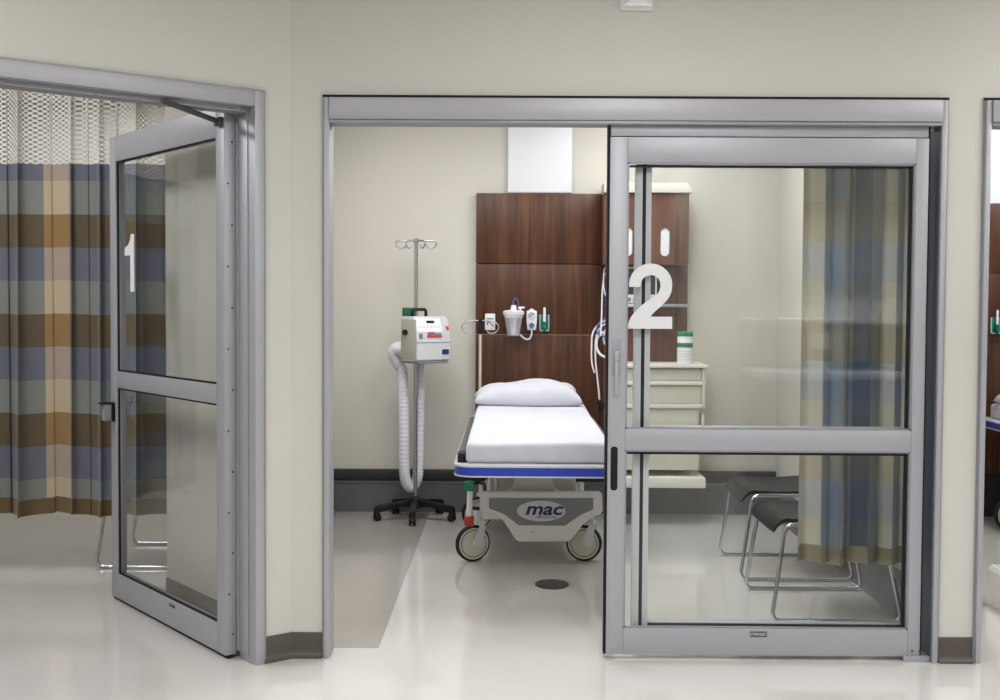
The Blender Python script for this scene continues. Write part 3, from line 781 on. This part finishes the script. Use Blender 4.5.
MB().box(cr_+.003, X(689, 230, cY), cY+.004, 8.659, cb, ct, .001).build('end_panel', K['wood'], t)
soffit = MB().prism([(cl, ct+.001), (X(692, 190, cY), ct+.001), (X(687, 183, cY), ct+.066), (cl, ct+.066)], XZ, cY-.03, 8.65, .004).build('top_light', K['bay'], t, label='cream light pelmet on top')

# monitor under it
mY = 8.50
mx0, mx1 = X(611, 285, mY), X(657, 285, mY)
t = thing('patient_monitor', ((mx0+mx1)/2, B, 1.5), 'dark wall mounted monitor under the glove cabinet behind numeral 2', 'monitor')
MB().box(mx0, mx1, mY, mY+.07, Z(640, 303, mY), Z(640, 266, mY), .008).build('housing', K['white'], t)
MB().box(mx0+.012, mx1-.012, mY-.003, mY+.002, Z(640, 294.5, mY), Z(640, 269, mY), .002).build('screen', K['screen'], t)
b = MB()
for k in range(6): b.box(mx0+.03+k*.04, mx0+.055+k*.04, mY-.004, mY+.002, Z(640, 301.5, mY), Z(640, 297.5, mY), .002)
b.build('key', K['grey'], t)
MB().box(mx0+.12, mx1-.12, mY+.07, 8.66, Z(640, 298, mY), Z(640, 276, mY), .004).build('bracket', K['grey'], t)
t = meta(MB().box(X(612, 303, 8.5), X(687, 303, 8.5), 8.47, 8.66, Z(650, 307, 8.5), Z(650, 303.8, 8.5), .004).build('wall_shelf', K['pale'], None), 'narrow pale grey shelf under the monitor', 'shelf')
MB().box(X(655, 303, 8.5), X(686, 303, 8.5), 8.464, 8.469, Z(650, 307, 8.5), Z(650, 303.8, 8.5), .001).build('shelf_edge', K['alumside'], t)

# ------------------------------------------------------------------ wall devices on the headwall
Yw = 8.641
def wz(y): return Z(515, y, Yw)
def wx(x): return X(x, 320, Yw)
# power outlet
t = thing('power_outlet', (wx(490), Yw, wz(322)), 'white outlet plate at the left end of the headwall', 'outlet')
MB().box(wx(485), wx(495.2), Yw-.012, Yw, wz(330.2), wz(313.8), .003).build('plate', K['white'], t)
o_ = MB(); o_.box(wx(486.6), wx(493.6), Yw-.014, Yw-.010, wz(319.4), wz(318.2), .0006); o_.box(wx(486.6), wx(488.2), Yw-.014, Yw-.010, wz(325), wz(321.5), .0006)
o_.tube([(wx(488.5), Yw-.013, wz(321.5)), (wx(494), Yw-.013, wz(326.5))], .004); o_.build('socket', K['greyprint'], t)
# suction canister
cx = wx(513.5)
t = thing('suction_canister', (cx, Yw-.08, wz(336)), 'clear suction canister with white lid hanging on the headwall', 'canister')
r_t, r_b = (wx(523)-wx(505))/2*1.02, (wx(519.5)-wx(507))/2*1.0
MB().lathe([(0, wz(335.6)), (r_b, wz(335.6)), (r_t, wz(316.2)), (r_t-.004, wz(316.2)), (r_b-.004, wz(335)), (0, wz(335))], (cx, Yw-.08, 0), 'Z', 32).build('jar', K['clear'], t)
MB().lathe([(0, wz(334.6)), (r_b*.42, wz(334.6)), (r_b*.52, wz(316.5)), (0, wz(316.5))], (cx, Yw-.08, 0), 'Z', 28).build('liner', K['liner'], t)
l = MB(); l.lathe([(0, wz(317.5)), (r_t-.002, wz(317.5)), (r_t+.002, wz(315)), (r_t+.008, wz(314.5)), (r_t+.010, wz(311.5)), (r_t-.004, wz(310.3)), (.022, wz(309.8)), (.016, wz(305)), (0, wz(305))], (cx, Yw-.08, 0), 'Z', 32)
l.tube([(cx+.045, Yw-.08, wz(310.5)), (cx+.045, Yw-.08, wz(306.6))], .008); l.tube([(cx+.03, Yw-.08, wz(307.5)), (cx+.075, Yw-.08, wz(307.5))], .007)
l.build('lid', K['white'], t)
tb = MB().tube(spline([(cx-.003, Yw-.08, wz(305)), (cx-.003, Yw-.08, wz(301.5)), (cx+.008, Yw-.08, wz(298.8)), (cx+.022, Yw-.08, wz(299.5)), (cx+.032, Yw-.08, wz(303)), (cx+.036, Yw-.08, wz(309))], 6), .0045).build('tube', K['bluehose'], t)
MB().box(cx-.03, cx+.03, Yw-.03, Yw, wz(318), wz(311), .004).build('wall_bracket', K['pale'], t)
# vacuum regulator
cx2 = wx(531.5)
t = thing('vacuum_regulator', (cx2, Yw, wz(321)), 'white vacuum regulator with round gauge beside the suction canister', 'regulator')
MB().prism([(wx(526.2), wz(319)), (wx(527.3), wz(329.8)), (wx(535.8), wz(329.8)), (wx(536.8), wz(319)), (wx(536.6), wz(311)), (wx(534), wz(310)), (wx(532.5), wz(308.5)), (wx(530.5), wz(308.5)), (wx(529), wz(310)), (wx(526.4), wz(311))], XZ, Yw-.05, Yw, .004).build('housing', K['white'], t)
gd = MB().lathe([(.026, 0), (.026, -.006), (.023, -.007), (0, -.007)], (cx2, Yw-.05, wz(315.3)), 'Y', 28).build('gauge', K['pale'], t)
g_ = MB(); g_.tube([(cx2-.012, Yw-.058, wz(315.3)-.008), (cx2+.008, Yw-.058, wz(315.3)+.008)], .002); g_.tube([(cx2+.018*math.cos(k*.5+.3), Yw-.058, wz(315.3)+.018*math.sin(k*.5+.3)) for k in range(8)], .002); g_.build('gauge_dial', K['navy'], gd)
MB().lathe([(.016, 0), (.018, -.02), (.015, -.03), (0, -.03)], (cx2, Yw-.05, wz(325)), 'Y', 20).build('knob', K['bluehose'], t)
MB().tube(spline([(cx2, Yw-.06, wz(329.8)), (cx2, Yw-.06, wz(334)), (cx2-.012, Yw-.06, wz(338)), (cx2-.035, Yw-.065, wz(339)), (cx2-.06, Yw-.07, wz(337)), (cx2-.078, Yw-.075, wz(334.5))], 7), .0055).build('hose', K['hose'], t)
# oxygen flowmeter
cx3 = wx(544.3)
def flowmeter(cx3, Yw, label):
    t = thing('oxygen_flowmeter', (cx3, Yw, wz(322)), label, 'flowmeter')
    MB().box(cx3-.034, cx3+.034, Yw-.012, Yw, wz(330.8), wz(314.4), .003).build('plate', K['green'], t)
    f_ = MB(); f_.box(cx3-.034, cx3-.028, Yw-.0135, Yw-.01, wz(330.8), wz(314.4)); f_.box(cx3+.028, cx3+.034, Yw-.0135, Yw-.01, wz(330.8), wz(314.4))
    f_.box(cx3-.034, cx3+.034, Yw-.0135, Yw-.01, wz(330.8), wz(329.8)); f_.build('plate_border', K['pale'], t)
    MB().lathe([(.009, wz(322)), (.009, wz(308.5)), (.006, wz(307))], (cx3, Yw-.04, 0), 'Z', 18).build('flow_tube', K['liner'], t)
    b_ = MB(); b_.lathe([(.008, wz(331)), (.012, wz(328)), (.014, wz(322)), (.010, wz(321.5))], (cx3, Yw-.04, 0), 'Z', 18); b_.tube([(cx3, Yw-.01, wz(325)), (cx3, Yw-.04, wz(325))], .010)
    b_.build('valve_body', K['darkgreen'], t)
    MB().lathe([(.012, 0), (.014, -.02), (0, -.021)], (cx3, Yw-.05, wz(326)), 'Y', 18).build('knob', K['green'], t)
    return t
flowmeter(cx3, Yw, 'green oxygen flowmeter at the right of the vacuum regulator in bay 2')

# ------------------------------------------------------------------ hanging leads between the headwall and the monitor
def lead(pts, r, m, label, cat='cable', group='monitor leads hanging beside the door edge'):
    Yc = 8.56
    P_ = [W(x, y, Yc - .012*k) for k, (x, y) in enumerate(pts)]
    return meta(MB().tube(spline(P_, 7), r).build('monitor_lead', m, None, ang=180), label, cat, group)
lead([(607, 272), (604.5, 275), (602.8, 285), (602, 300), (601.5, 318), (600.5, 336)], .0055, K['whitecable'], 'straight white lead hanging beside the sliding door edge')
lead([(610, 318), (604, 321), (597, 326), (592.5, 334), (591.5, 346), (591.8, 362), (594.5, 373)], .006, K['hose'], 'long grey blue lead ending lowest left beside the door edge')
lead([(611, 331), (604, 332), (598, 337), (596.3, 345), (599, 353), (605, 357), (612, 357)], .009, K['whitecable'], 'thick white looped lead beside the sliding door edge')
lead([(611, 316), (605, 318), (600, 322), (597, 327), (597.5, 333), (603, 336), (611, 337)], .006, K['bluehose'], 'blue looped lead beside the sliding door edge')
ld = lead([(608, 322), (600, 328), (596, 338), (595.2, 350), (596, 366), (598, 384), (599.5, 400)], .006, K['whitecable'], 'white lead with black plug hanging lowest beside the stretcher')
pz = W(599.5, 404, 8.476)
MB().prism([(pz.x-.02, pz.z+.03), (pz.x+.03, pz.z+.01), (pz.x+.055, pz.z-.015), (pz.x+.03, pz.z-.035), (pz.x-.005, pz.z-.055), (pz.x-.012, pz.z-.01)], XZ, 8.462, 8.487, .006).build('plug', K['black'], ld)
lead([(611, 264), (605, 268), (603.6, 276), (604.2, 290), (607, 298), (611, 300)], .0045, K['hose'], 'thin pale looped lead nearest the top of the sliding door edge bundle')
lead([(611, 344), (606, 345), (603.5, 339), (605.5, 330), (611, 328)], .006, K['hose'], 'small pale ring of tubing beside the sliding door edge')
lead([(610, 290), (606.5, 292), (604.5, 300), (606, 310), (610, 313)], .006, K['screen'], 'dark coiled lead hanging from the monitor')

# ------------------------------------------------------------------ supply cabinet and lower tray
sY = 8.27
sx0, sx1 = X(618, 380, sY), X(703.8, 380, sY)
sz = lambda y, Y=sY: Z(660, y, Y)
t = thing('supply_cabinet', ((sx0+sx1)/2, 8.45, .36), 'cream supply cabinet with drawers seen through the sliding door', 'cabinet')
MB().box(sx0-.01, X(708, 366, sY-.02), sY-.03, 8.6605, sz(367.6), sz(364.4), .004).build('worktop', K['creamedge'], t)
MB().box(sx0, sx1-.02, sY+.02, 8.6605, sz(470), sz(368.2), .003).build('carcass', K['cream'], t)
MB().box(sx1-.014, sx1+.012, sY-.004, 8.6605, sz(408), sz(368.4), .002).build('side_panel', K['cream'], t)
MB().box(sx1-.012, sx1+.008, sY, 8.6605, sz(430), sz(414), .002).build('side_panel', K['cream'], t)
for a, b_, hnd in ((369.5, 380, 1), (385.8, 403, 1), (408.5, 433, 0), (437, 470, 0)):
    w_ = sx1-.018 if b_ < 410 else sx1-.032
    d_ = MB().box(sx0+.004, w_, sY, sY+.021, sz(b_), sz(a), .003).build('drawer', K['cream'], t)
    if hnd: MB().box(sx0+.004, sx1-.012, sY-.018, sY+.01, sz(b_+5), sz(b_+.6), .003).build('drawer_pull', K['creamedge'], d_)
MB().box(X(616, 480, 8.2), X(705.8, 480, 8.2), 8.2, 8.6605, Z(660, 488, 8.2), Z(660, 477.8, 8.2), .006).build('lower_tray', K['creamedge'], t, label='cream pull out tray under the drawers')
for x in (sx0+.1, sx1-.12): MB().box(x-.015, x+.015, 8.5, 8.655, Z(660, 479, 8.2), sz(469), .002).build('tray_bracket', K['grey'], t)
# wipes canister
wc = W(685, 363.5, sY+.05); wz0 = sz(364.4) + .0005; hh = .215; rr = .052
t = thing('wipes_canister', (wc.x, sY+.06, wz0), 'white wipes canister with green lid on the supply cabinet', 'canister')
MB().lathe([(0, 0), (rr-.004, 0), (rr, .004), (rr, hh-.03), (rr-.002, hh-.026)], (0, 0, 0), 'Z', 32).build('tub', K['white'], t, world=False)
MB().lathe([(rr-.006, hh-.03), (rr+.002, hh-.029), (rr+.002, hh-.006), (rr-.004, hh), (.02, hh), (.018, hh+.004), (0, hh+.004)], (0, 0, 0), 'Z', 32).build('lid', K['green'], t, world=False)
MB().lathe([(rr+.0008, .112), (rr+.0008, .142)], (0, 0, 0), 'Z', 32, False).build('label_band', K['green'], t, world=False)
lp = MB()
for k in range(4): lp.lathe([(rr+.0006, .028+k*.018), (rr+.0006, .034+k*.018)], (0, 0, 0), 'Z', 32, False)
lp.build('label_print', K['pale'], t, world=False)

# ------------------------------------------------------------------ drip stand with warming unit
sxp = -.626; syp = 8.40
t = thing('drip_stand', (sxp, syp, 0), 'wheeled chrome drip stand with black five legged base', 'stand')
MB().tube([(sxp, syp, .08), (sxp, syp, 1.885)], .0125, 18).build('pole', K['dullchrome'], t)
hb = MB()
hooks = ((-1, .0), (1, .0), (-.45, .5), (.45, .5))
for hx_, hy_ in hooks:
    e = Vector((hx_*.135, -hy_*.12, 0)); en = e.normalized()
    b0 = Vector((sxp, syp, 1.878))
    hb.tube(spline([b0, b0+e*.5, b0+e*.92, b0+e*1.0+Vector((0,0,-.012)), b0+e*.98+Vector((0,0,-.034)), b0+e*.78+Vector((0,0,-.05)), b0+e*.55+Vector((0,0,-.042)), b0+e*.48+Vector((0,0,-.022))], 5), .0052)
hb.lathe([(.012, 1.862), (.017, 1.866), (.017, 1.89), (.008, 1.895)], (sxp, syp, 0), 'Z', 18)
hb.build('hook', K['dullchrome'], t)
bs = MB(); bs.lathe([(.028, .075), (.045, .08), (.045, .138), (.03, .15), (.02, .158)], (sxp, syp, 0), 'Z', 24)
bs.build('base_hub', K['black'], t)
for k in range(5):
    a = math.radians(-90 + 72*k); ex = Vector((math.cos(a), math.sin(a), 0)); ey = Vector((-ex.y, ex.x, 0)); o_ = Vector((sxp, syp, 0)); R_ = .262
    lg = MB()
    lg.prism([(.03, .085), (.03, .138), (R_, .104), (R_+.018, .094), (R_+.022, .062), (R_-.02, .060), (.12, .088)], lambda u, v, d: o_ + ex*u + ey*d + Vector((0, 0, v)), -.022, .022, .006)
    lg = lg.build('base_leg', K['black'], t)
    cs = MB(); cc = o_ + ex*R_ + Vector((0, 0, .026))
    for q in (-.014, .014): cs.lathe([(.006, -.008), (.022, -.008), (.026, -.004), (.026, .004), (.022, .008), (.006, .008)], cc + ey*q, (ex, Vector((0,0,1)), ey), 22)
    cs.lathe([(.005, -.02), (.005, .02)], cc, (ex, Vector((0,0,1)), ey), 14)
    cs.prism([(-.02, .026), (-.006, .048), (.016, .048), (.026, .026), (.010, .036)], lambda u, v, d: cc + ex*u + ey*d + Vector((0, 0, v-.006)), -.02, .02)
    cs.tube([cc + Vector((0, 0, .03)), cc + Vector((0, 0, .046))], .007)
    cs.build('caster', K['black'], lg)
cl_ = MB().box(sxp-.092, sxp-.0, syp-.02, syp+.02, Z(405, 315.5, syp)-.004, Z(405, 307.5, syp), .004).build('pole_clamp', K['darkgreen'], t, label='green clamp above the unit')
MB().tube([(sxp-.05, syp-.005, Z(405, 316, syp)-.03), (sxp-.05, syp-.005, Z(405, 316, syp))], .005).build('clamp_screw', K['dullchrome'], cl_)

# the warming unit (turned a little so its left side shows)
un = thing('warming_unit', (-.552, 8.285, 1.078), 'pale grey patient warming unit clamped to the drip stand', 'machine')
yw = math.radians(43)
Rw = Matrix.Rotation(yw, 4, 'Z')
def ub(mb, name, m, parent=un, label=None):
    mb.bm.transform(Rw); return mb.build(name, m, parent, world=False, label=label)
uw, ud, uh = .142, .086, .296            # half width, half depth, height
prof = [(-ud, .012), (-ud-.004, .13), (-ud+.006, .20), (-ud+.035, uh-.012), (-ud+.05, uh), (ud, uh-.004), (ud, .0), (-ud+.015, 0)]
ub(MB().prism(prof, YZ, -uw, uw, .008), 'housing', K['pale'])
ub(MB().box(-uw-.001, uw+.001, -ud-.006, ud+.001, .124, .127), 'seam', K['greyprint'])
ub(MB().box(-uw-.0025, -uw+.002, -ud+.012, ud-.004, .012, uh-.02, .002), 'side_cover', K['warm'])
ub(MB().box(-uw+.01, uw-.02, -ud+.0, ud, -.014, .001, .004), 'foot', K['greyprint'])
# control face lies on the sloping upper front
def onface(u, s): # u across, s up the slope 0..1
    a, b_ = Vector((0, -ud+.006, .20)), Vector((0, -ud+.035, uh-.012)); p_ = a.lerp(b_, s); return Vector((u, p_.y, p_.z))
sn = Vector((0, -(.088), .029)).normalized()
def facepatch(u0, u1, s0, s1, h): 
    mb = MB(); q = [onface(u0, s0), onface(u1, s0), onface(u1, s1), onface(u0, s1)]
    lo = [mb.bm.verts.new(p_ - sn*.001) for p_ in q]; hi = [mb.bm.verts.new(p_ + sn*h) for p_ in q]
    mb.bm.faces.new(lo[::-1]); mb.bm.faces.new(hi)
    for k in range(4): mb.bm.faces.new((lo[k], lo[(k+1) % 4], hi[(k+1) % 4], hi[k]))
    return mb
cp = ub(facepatch(-.135, .075, -.08, .98, .0015), 'control_panel', K['white'])
ub(facepatch(-.045, .02, .60, .80, .003), 'display', K['gap'], cp)
for k in range(6): ub(facepatch(-.11+k*.03, -.093+k*.03, .26, .38, .003), 'button', K['pale'], cp)
ub(facepatch(.082, .14, .45, .98, .0012), 'corner_label', K['pale'], un)
ub(facepatch(.11, .135, .05, .36, .0016), 'corner_mark', K['redprint'], un, 'red mark')
fy0 = -ud-.0045
fr = MB(); fr.box(-.055, .06, fy0-.001, fy0+.006, .176, .184); ub(fr, 'front_print', K['greyprint'])
fr = MB(); fr.box(-.06, .065, fy0-.002, fy0+.006, .160, .170); fr.box(-.05, .0, fy0-.001, fy0+.006, .186, .194); ub(fr, 'front_print', K['redprint'], label='red print on the front')
fr = MB(); fr.box(-.125, -.100, fy0-.001, fy0+.006, .150, .182); ub(fr, 'side_symbol', K['greyprint'])
fr = MB(); fr.prism(rrect(.068, .124, .045, .078, .008), XZ, fy0-.001, fy0+.008); ub(fr, 'badge', K['navy'], label='dark blue badge')
hd = MB(); hd.tube(fillet([(-.115, -.0, uh-.015), (-.115, -.0, uh+.045), (.0, -.0, uh+.045), (.0, -.0, uh-.015)], .02), .0105); ub(hd, 'carry_handle', K['black'])
kb = MB(); kb.lathe([(.0, -.02), (.018, -.02), (.02, 0)], (-uw, .03, .19), 'X', 18); ub(kb, 'side_knob', K['black'])
cl_ = MB(); cl_.box(-.11, -.04, ud-.01, ud+.075, .07, .11, .004); ub(cl_, 'clamp', K['grey'])
# corrugated hose: out of the left side, down beside the pole, and back up
def hose_pts():
    a = [W(398, 356, 8.40), W(391.5, 352, 8.40), W(392.5, 346, 8.38), W(399, 348, 8.36)]
    return a
path = spline([(-.69, 8.30, 1.165), (-.745, 8.31, 1.165), (-.772, 8.33, 1.12), (-.748, 8.35, 1.06), (-.716, 8.36, 1.00), (-.706, 8.37, .80), (-.704, 8.38, .55), (-.70, 8.40, .32), (-.682, 8.42, .235), (-.655, 8.435, .212), (-.628, 8.445, .24), (-.612, 8.45, .32), (-.606, 8.45, .6), (-.606, 8.45, .85), (-.606, 8.45, 1.02), (-.60, 8.44, 1.08)], 26)
fine = []
for a_, b_ in zip(path, path[1:]): fine += [a_]
fine.append(path[-1])
rad = [.036 + .003*math.sin(k*PI/1.5) for k in range(len(fine))]
MB().tube(fine, rad, 20).build('hose', K['hose'], un, ang=180, label='pale corrugated warm air hose')
nz = MB().tube([(-.66, 8.30, 1.165), (-.70, 8.302, 1.165), (-.75, 8.315, 1.16)], [.042, .044, .042], 22).build('hose_cuff', K['hose'], un)

# ------------------------------------------------------------------ chairs (side on, sled frames)
def make_chair(label, group=None):
    """origin at the near front foot on the floor; x runs back, y across"""
    t = thing('side_chair', (0, 0, 0), label, 'chair', group)
    w_, L, zs_ = .66, .60, .452; r = .0095
    for y in (0, w_):
        i_ = .03 if y == 0 else -.03
        fr = MB().tube(fillet([(L*.52, y+i_, zs_), (.065, y+i_, zs_), (.0, y, r), (L, y, r), (L-.085, y+i_, zs_), (L*.42, y+i_, zs_)], .045, 8), r, 16)
        fr.build('sled_frame', K['chrome'], t, world=False)
    for x in (.12, .42): MB().tube([(x, .03, zs_-.0), (x, w_-.03, zs_)], .008).build('cross_bar', K['chrome'], t, world=False)
    # moulded seat with a rolled front edge and a slight dish
    def f(a, b_, dz=0):
        v = b_*2-1; s_ = a
        x = .005 + .50*s_; z = zs_ + .024 - .020*math.sin(PI*min(1, s_*1.1))*(1-.4*v*v)
        if s_ < .16: k = (.16-s_)/.16; z -= .055*k*k; x += .012*k*k
        ed = abs(v)**6; z += .006*ed
        return (x, .055 + (w_-.11)*b_, z + dz)
    def slab(f_, nu, nv, th):
        mb = MB(); mb.grid(lambda a, b_: f_(a, b_, 0), nu, nv); mb.grid(lambda a, b_: f_(a, b_, -th), nu, nv)
        for (ua, ub_) in (((0, 0), (1, 0)), ((0, 1), (1, 1)), ((0, 0), (0, 1)), ((1, 0), (1, 1))):
            n = nu if ua[1] == ub_[1] else nv
            mb.grid(lambda a, b_: f_(ua[0]+(ub_[0]-ua[0])*a, ua[1]+(ub_[1]-ua[1])*a, -th*b_), n, 1)
        return mb
    slab(f, 20, 12, .018).build('seat', K['seat'], t, world=False, ang=50)
    def g(a, b_, dz=0):
        v = b_*2-1
        x = .50 + .10*a + .012*math.sin(PI*a) - .03*(1-v*v)*(1-.3*a) + .03
        z = zs_ + .10 + .34*a
        return (x - dz, .06 + (w_-.12)*b_*1.0, z - .02*abs(v)**5*(1 if a > .5 else -1))
    slab(g, 14, 14, .014).build('backrest', K['seat'], t, world=False, ang=50)
    for y in (.12, w_-.12): MB().tube(fillet([(.40, y, zs_-.006), (.515, y, zs_-.004), (.545, y, zs_+.08), (.60, y, zs_+.34)], .04), .009).build('back_support', K['chrome'], t, world=False)
    return t
c1 = make_chair('black chair with chrome sled legs nearest the sliding door in bay 2')
c1.location = (1.222, 5.735, 0)
c2 = copy_tree(c1); c2.location = (1.236, 6.60, 0); c2['label'] = 'black chair with chrome sled legs farther back in bay 2'
c3 = copy_tree(c1); c3.location = (-2.258, 6.79, 0); c3['label'] = 'chrome legged chair standing behind the plaid curtain of bay 1'

# ------------------------------------------------------------------ floor drain
dc = W(552, 584.5, 1); 
r_ = ray(552, 584.5); k_ = -EYE/r_.z; dx_, dy_ = r_.x*k_, r_.y*k_
t = thing('floor_drain', (dx_, dy_, 0), 'dark round drain cover set in the floor before the stretcher', 'drain')
ov = lambda s_: [(s_*.088*math.cos(2*PI*k/40), s_*.112*math.sin(2*PI*k/40)) for k in range(40)]
MB().prism(ov(1), XY, .0, .004, .001).build('rim', K['dark'], t, world=False)
MB().prism(ov(.86), XY, .001, .0052, .0008).build('lid', K['darkgrey'], t, world=False)

# ------------------------------------------------------------------ bay 3, glimpsed at the right edge
bx3 = 3.36
t = thing('headwall_panel', (bx3, B, 0), 'walnut headwall panel glimpsed in bay 3 at the right edge', 'panel')
for a, b_ in ((2.165, 1.69), (1.687, 1.215), (1.212, .302)): MB().box(2.95, 3.95, 8.65, B, b_, a, .0015).build('board', K['wood'], t)
meta(MB().box(3.13, 3.57, 8.655, B, 2.168, CEIL, .003).build('raceway_cover', K['panelwhite'], None), 'white raceway cover above the headwall of bay 3', 'cover')
flowmeter(X(995, 325, 8.65), 8.65, 'green oxygen flowmeter glimpsed on the headwall of bay 3')
bed3 = copy_tree(bed); bed3.location = (3.62, 5.98, 0); [bpy.data.objects.remove(o) for o in [k for k in bed3.children_recursive if k.name.split('.')[0] in ('drip_hook', 'pole_collar')] + [k for k in bed3.children if k.name.startswith('drip_pole')]]
bed3['label'] = 'stretcher with blue bumper glimpsed in bay 3 at the right edge'
pillow(3.60, 8.2, .795, .66, .42, .16, 'white pillow on the stretcher glimpsed in bay 3')
q = W(991, 617, 5.9)
t = thing('white_box', (2.525, 6.02, 0), 'white moulded box standing on the floor at the right edge', 'box')  # unidentified white block, modelled as a plain tapered box
MB().prism([(-.155, 0), (-.15, .17), (-.135, .19), (.135, .19), (.15, .17), (.155, 0)], XZ, -.15, .15, .012).build('body', K['white'], t, world=False)
MB().box(-.12, .12, -.12, .12, .188, .194, .003).build('top_plate', K['pale'], t, world=False)

# ------------------------------------------------------------------ work station across the corridor, right of the camera's view (mirrored in the door glass)
SX, SY = 1.40, 2.70
t = thing('upper_cabinet', (3.2, SY, 1.54), 'cream upper cabinet mirrored in the sliding door glass', 'cabinet')
MB().box(SX, 4.8, SY+.0005, SY+.34, 1.56, 2.78, .004).build('carcass', K['cream'], t)
MB().box(SX, 4.8, SY+.335, SY+.355, 1.515, 1.56, .002).build('lamp_screen_lip', K['cream'], t)  # added lip, keeps the strips below the cabinet out of the mirror image
for k in range(8):
    d_ = MB().box(SX+.003+k*.424, SX+.003+k*.424+.42, SY+.342, SY+.36, 1.565, 2.775, .003).build('door', K['cream'], t)
    hx_ = SX+.003+k*.424+(.385 if k % 2 == 0 else .035)
    MB().tube(fillet([(hx_, SY+.36, 1.60), (hx_, SY+.385, 1.60), (hx_, SY+.385, 1.72), (hx_, SY+.36, 1.72)], .01), .006).build('handle', K['dullchrome'], d_)
t = thing('wall_shelf', (3.2, SY, 1.36), 'long white shelf mirrored in the sliding door glass', 'shelf')
MB().box(SX, 4.8, SY+.0005, SY+.33, 1.355, 1.385, .003).build('board', K['white'], t)
for x in (SX+.06, 3.1, 4.7): MB().prism([(SY+.001, 1.355), (SY+.25, 1.355), (SY+.001, 1.20)], YZ, x-.01, x+.01).build('bracket', K['white'], t)
t = thing('counter', (3.2, SY+.3, 0), 'long pale counter mirrored in the sliding door glass', 'counter')
MB().box(SX+.02, 4.8, SY+.001, SY+.60, 1.045, 1.085, .006).build('worktop', K['white'], t)
MB().box(SX+.06, 4.8, SY+.001, SY+.50, .1, 1.044, .004).build('counter_body', K['grey'], t)
MB().box(SX+.08, 4.8, SY+.001, SY+.46, 0, .1).build('plinth', K['base'], t)
for k in range(6):
    d_ = MB().box(SX+.065+k*.55, SX+.065+k*.55+.545, SY+.501, SY+.518, .12, 1.03, .003).build('front_panel', K['grey'], t)
t = thing('wipes_canister', (SX+.40, SY+.42, 1.0855), 'green banded canister mirrored in the door glass', 'canister')
MB().lathe([(0, 0), (.05, 0), (.05, .18), (.047, .185), (.047, .21), (0, .215)], (0, 0, 0), 'Z', 28).build('tub', K['white'], t, world=False)
MB().lathe([(.0508, .06), (.0508, .13)], (0, 0, 0), 'Z', 28, False).build('label_band', K['darkgreen'], t, world=False)
t = thing('computer_monitor', (SX+.92, SY+.25, 1.0855), 'dark computer monitor mirrored in the door glass', 'monitor')
MB().box(-.16, .16, -.02, .02, .03, .25, .008).build('screen', K['gap'], t, world=False)
m_ = MB(); m_.box(-.03, .03, -.05, -.02, .005, .2, .004); m_.box(-.1, .1, -.1, .08, 0, .012, .004); m_.build('stand', K['grey'], t, world=False)

# ------------------------------------------------------------------ lamps
def troffer(x, y, power, sx=.6, sy=1.2, label=None, col=(.985, .99, 1)):
    t = thing('ceiling_light', (x, y, CEIL), label or 'recessed ceiling light panel', 'light', 'recessed ceiling light panels')
    f_ = MB(); f_.box(-sx/2-.03, sx/2+.03, -sy/2-.03, -sy/2, -.02, -.0005); f_.box(-sx/2-.03, sx/2+.03, sy/2, sy/2+.03, -.02, -.0005)
    f_.box(-sx/2-.03, -sx/2, -sy/2, sy/2, -.02, -.0005); f_.box(sx/2, sx/2+.03, -sy/2, sy/2, -.02, -.0005)
    f_.build('frame', K['white'], t, world=False)
    MB().box(-sx/2, sx/2, -sy/2, sy/2, -.012, -.001).build('diffuser', K['lamp'], t, world=False)
    l = bpy.data.lights.new('lamp', 'AREA'); l.shape = 'RECTANGLE'; l.size = sx*.95; l.size_y = sy*.95; l.energy = power; l.color = col
    o = bpy.data.objects.new('lamp', l); C.objects.link(o); o.parent = t; o.location = (0, 0, -.025)
    return t
for x, y, e in ((-1.7, 2.6, 27), (.55, 3.3, 28), (2.9, 4.05, 22), (5.2, 4.1, 18), (-1.6, -.6, 28), (.7, .4, 28)): troffer(x, y, e)
for x in (1.95, 3.0, 4.1):               # fill strips added under the upper cabinet to brighten the mirrored shelf and counter
    t = thing('fill_strip', (x, 2.94, 1.56), 'fill strip added under the upper cabinet to brighten the mirrored shelf', 'light', 'fill strips added to brighten the mirrored work station')
    MB().box(-.45, .45, -.03, .03, -.025, -.001, .003).build('housing', K['white'], t, world=False)
    MB().box(-.43, .43, -.02, .02, -.029, -.0252).build('diffuser', K['lamp'], t, world=False)
    l = bpy.data.lights.new('lamp', 'AREA'); l.shape = 'RECTANGLE'; l.size = .85; l.size_y = .05; l.energy = 5
    o = bpy.data.objects.new('lamp', l); C.objects.link(o); o.parent = t; o.location = (0, 0.02, -.032); o.rotation_euler = (math.radians(12), 0, 0)
for x, y, e in ((-.62, 7.0, 25), (.35, 6.15, 17), (.95, 7.6, 22)): troffer(x, y, e)  # first panel is added to wash the left of the bay wall with light
for x, y, e in ((-2.9, 5.1, 34), (-2.7, 8.2, 17)): troffer(x, y, e)
for x, y in ((3.2, 6.2), (3.4, 7.7)): troffer(x, y, 22)

wd = bpy.data.worlds.new('world'); bpy.context.scene.world = wd; wd.use_nodes = True
wd.node_tree.nodes['Background'].inputs['Color'].default_value = (.9, .92, 1, 1); wd.node_tree.nodes['Background'].inputs['Strength'].default_value = .2

sc = bpy.context.scene
sc.view_settings.view_transform = 'Standard'; sc.view_settings.look = 'None'; sc.view_settings.gamma = 1; sc.view_settings.use_curve_mapping = False
sc.view_settings.exposure = 0.0
sc.cycles.max_bounces = 10; sc.cycles.diffuse_bounces = 5; sc.cycles.glossy_bounces = 5; sc.cycles.transparent_max_bounces = 16; sc.cycles.use_denoising = True
sc.cycles.caustics_reflective = False; sc.cycles.caustics_refractive = False
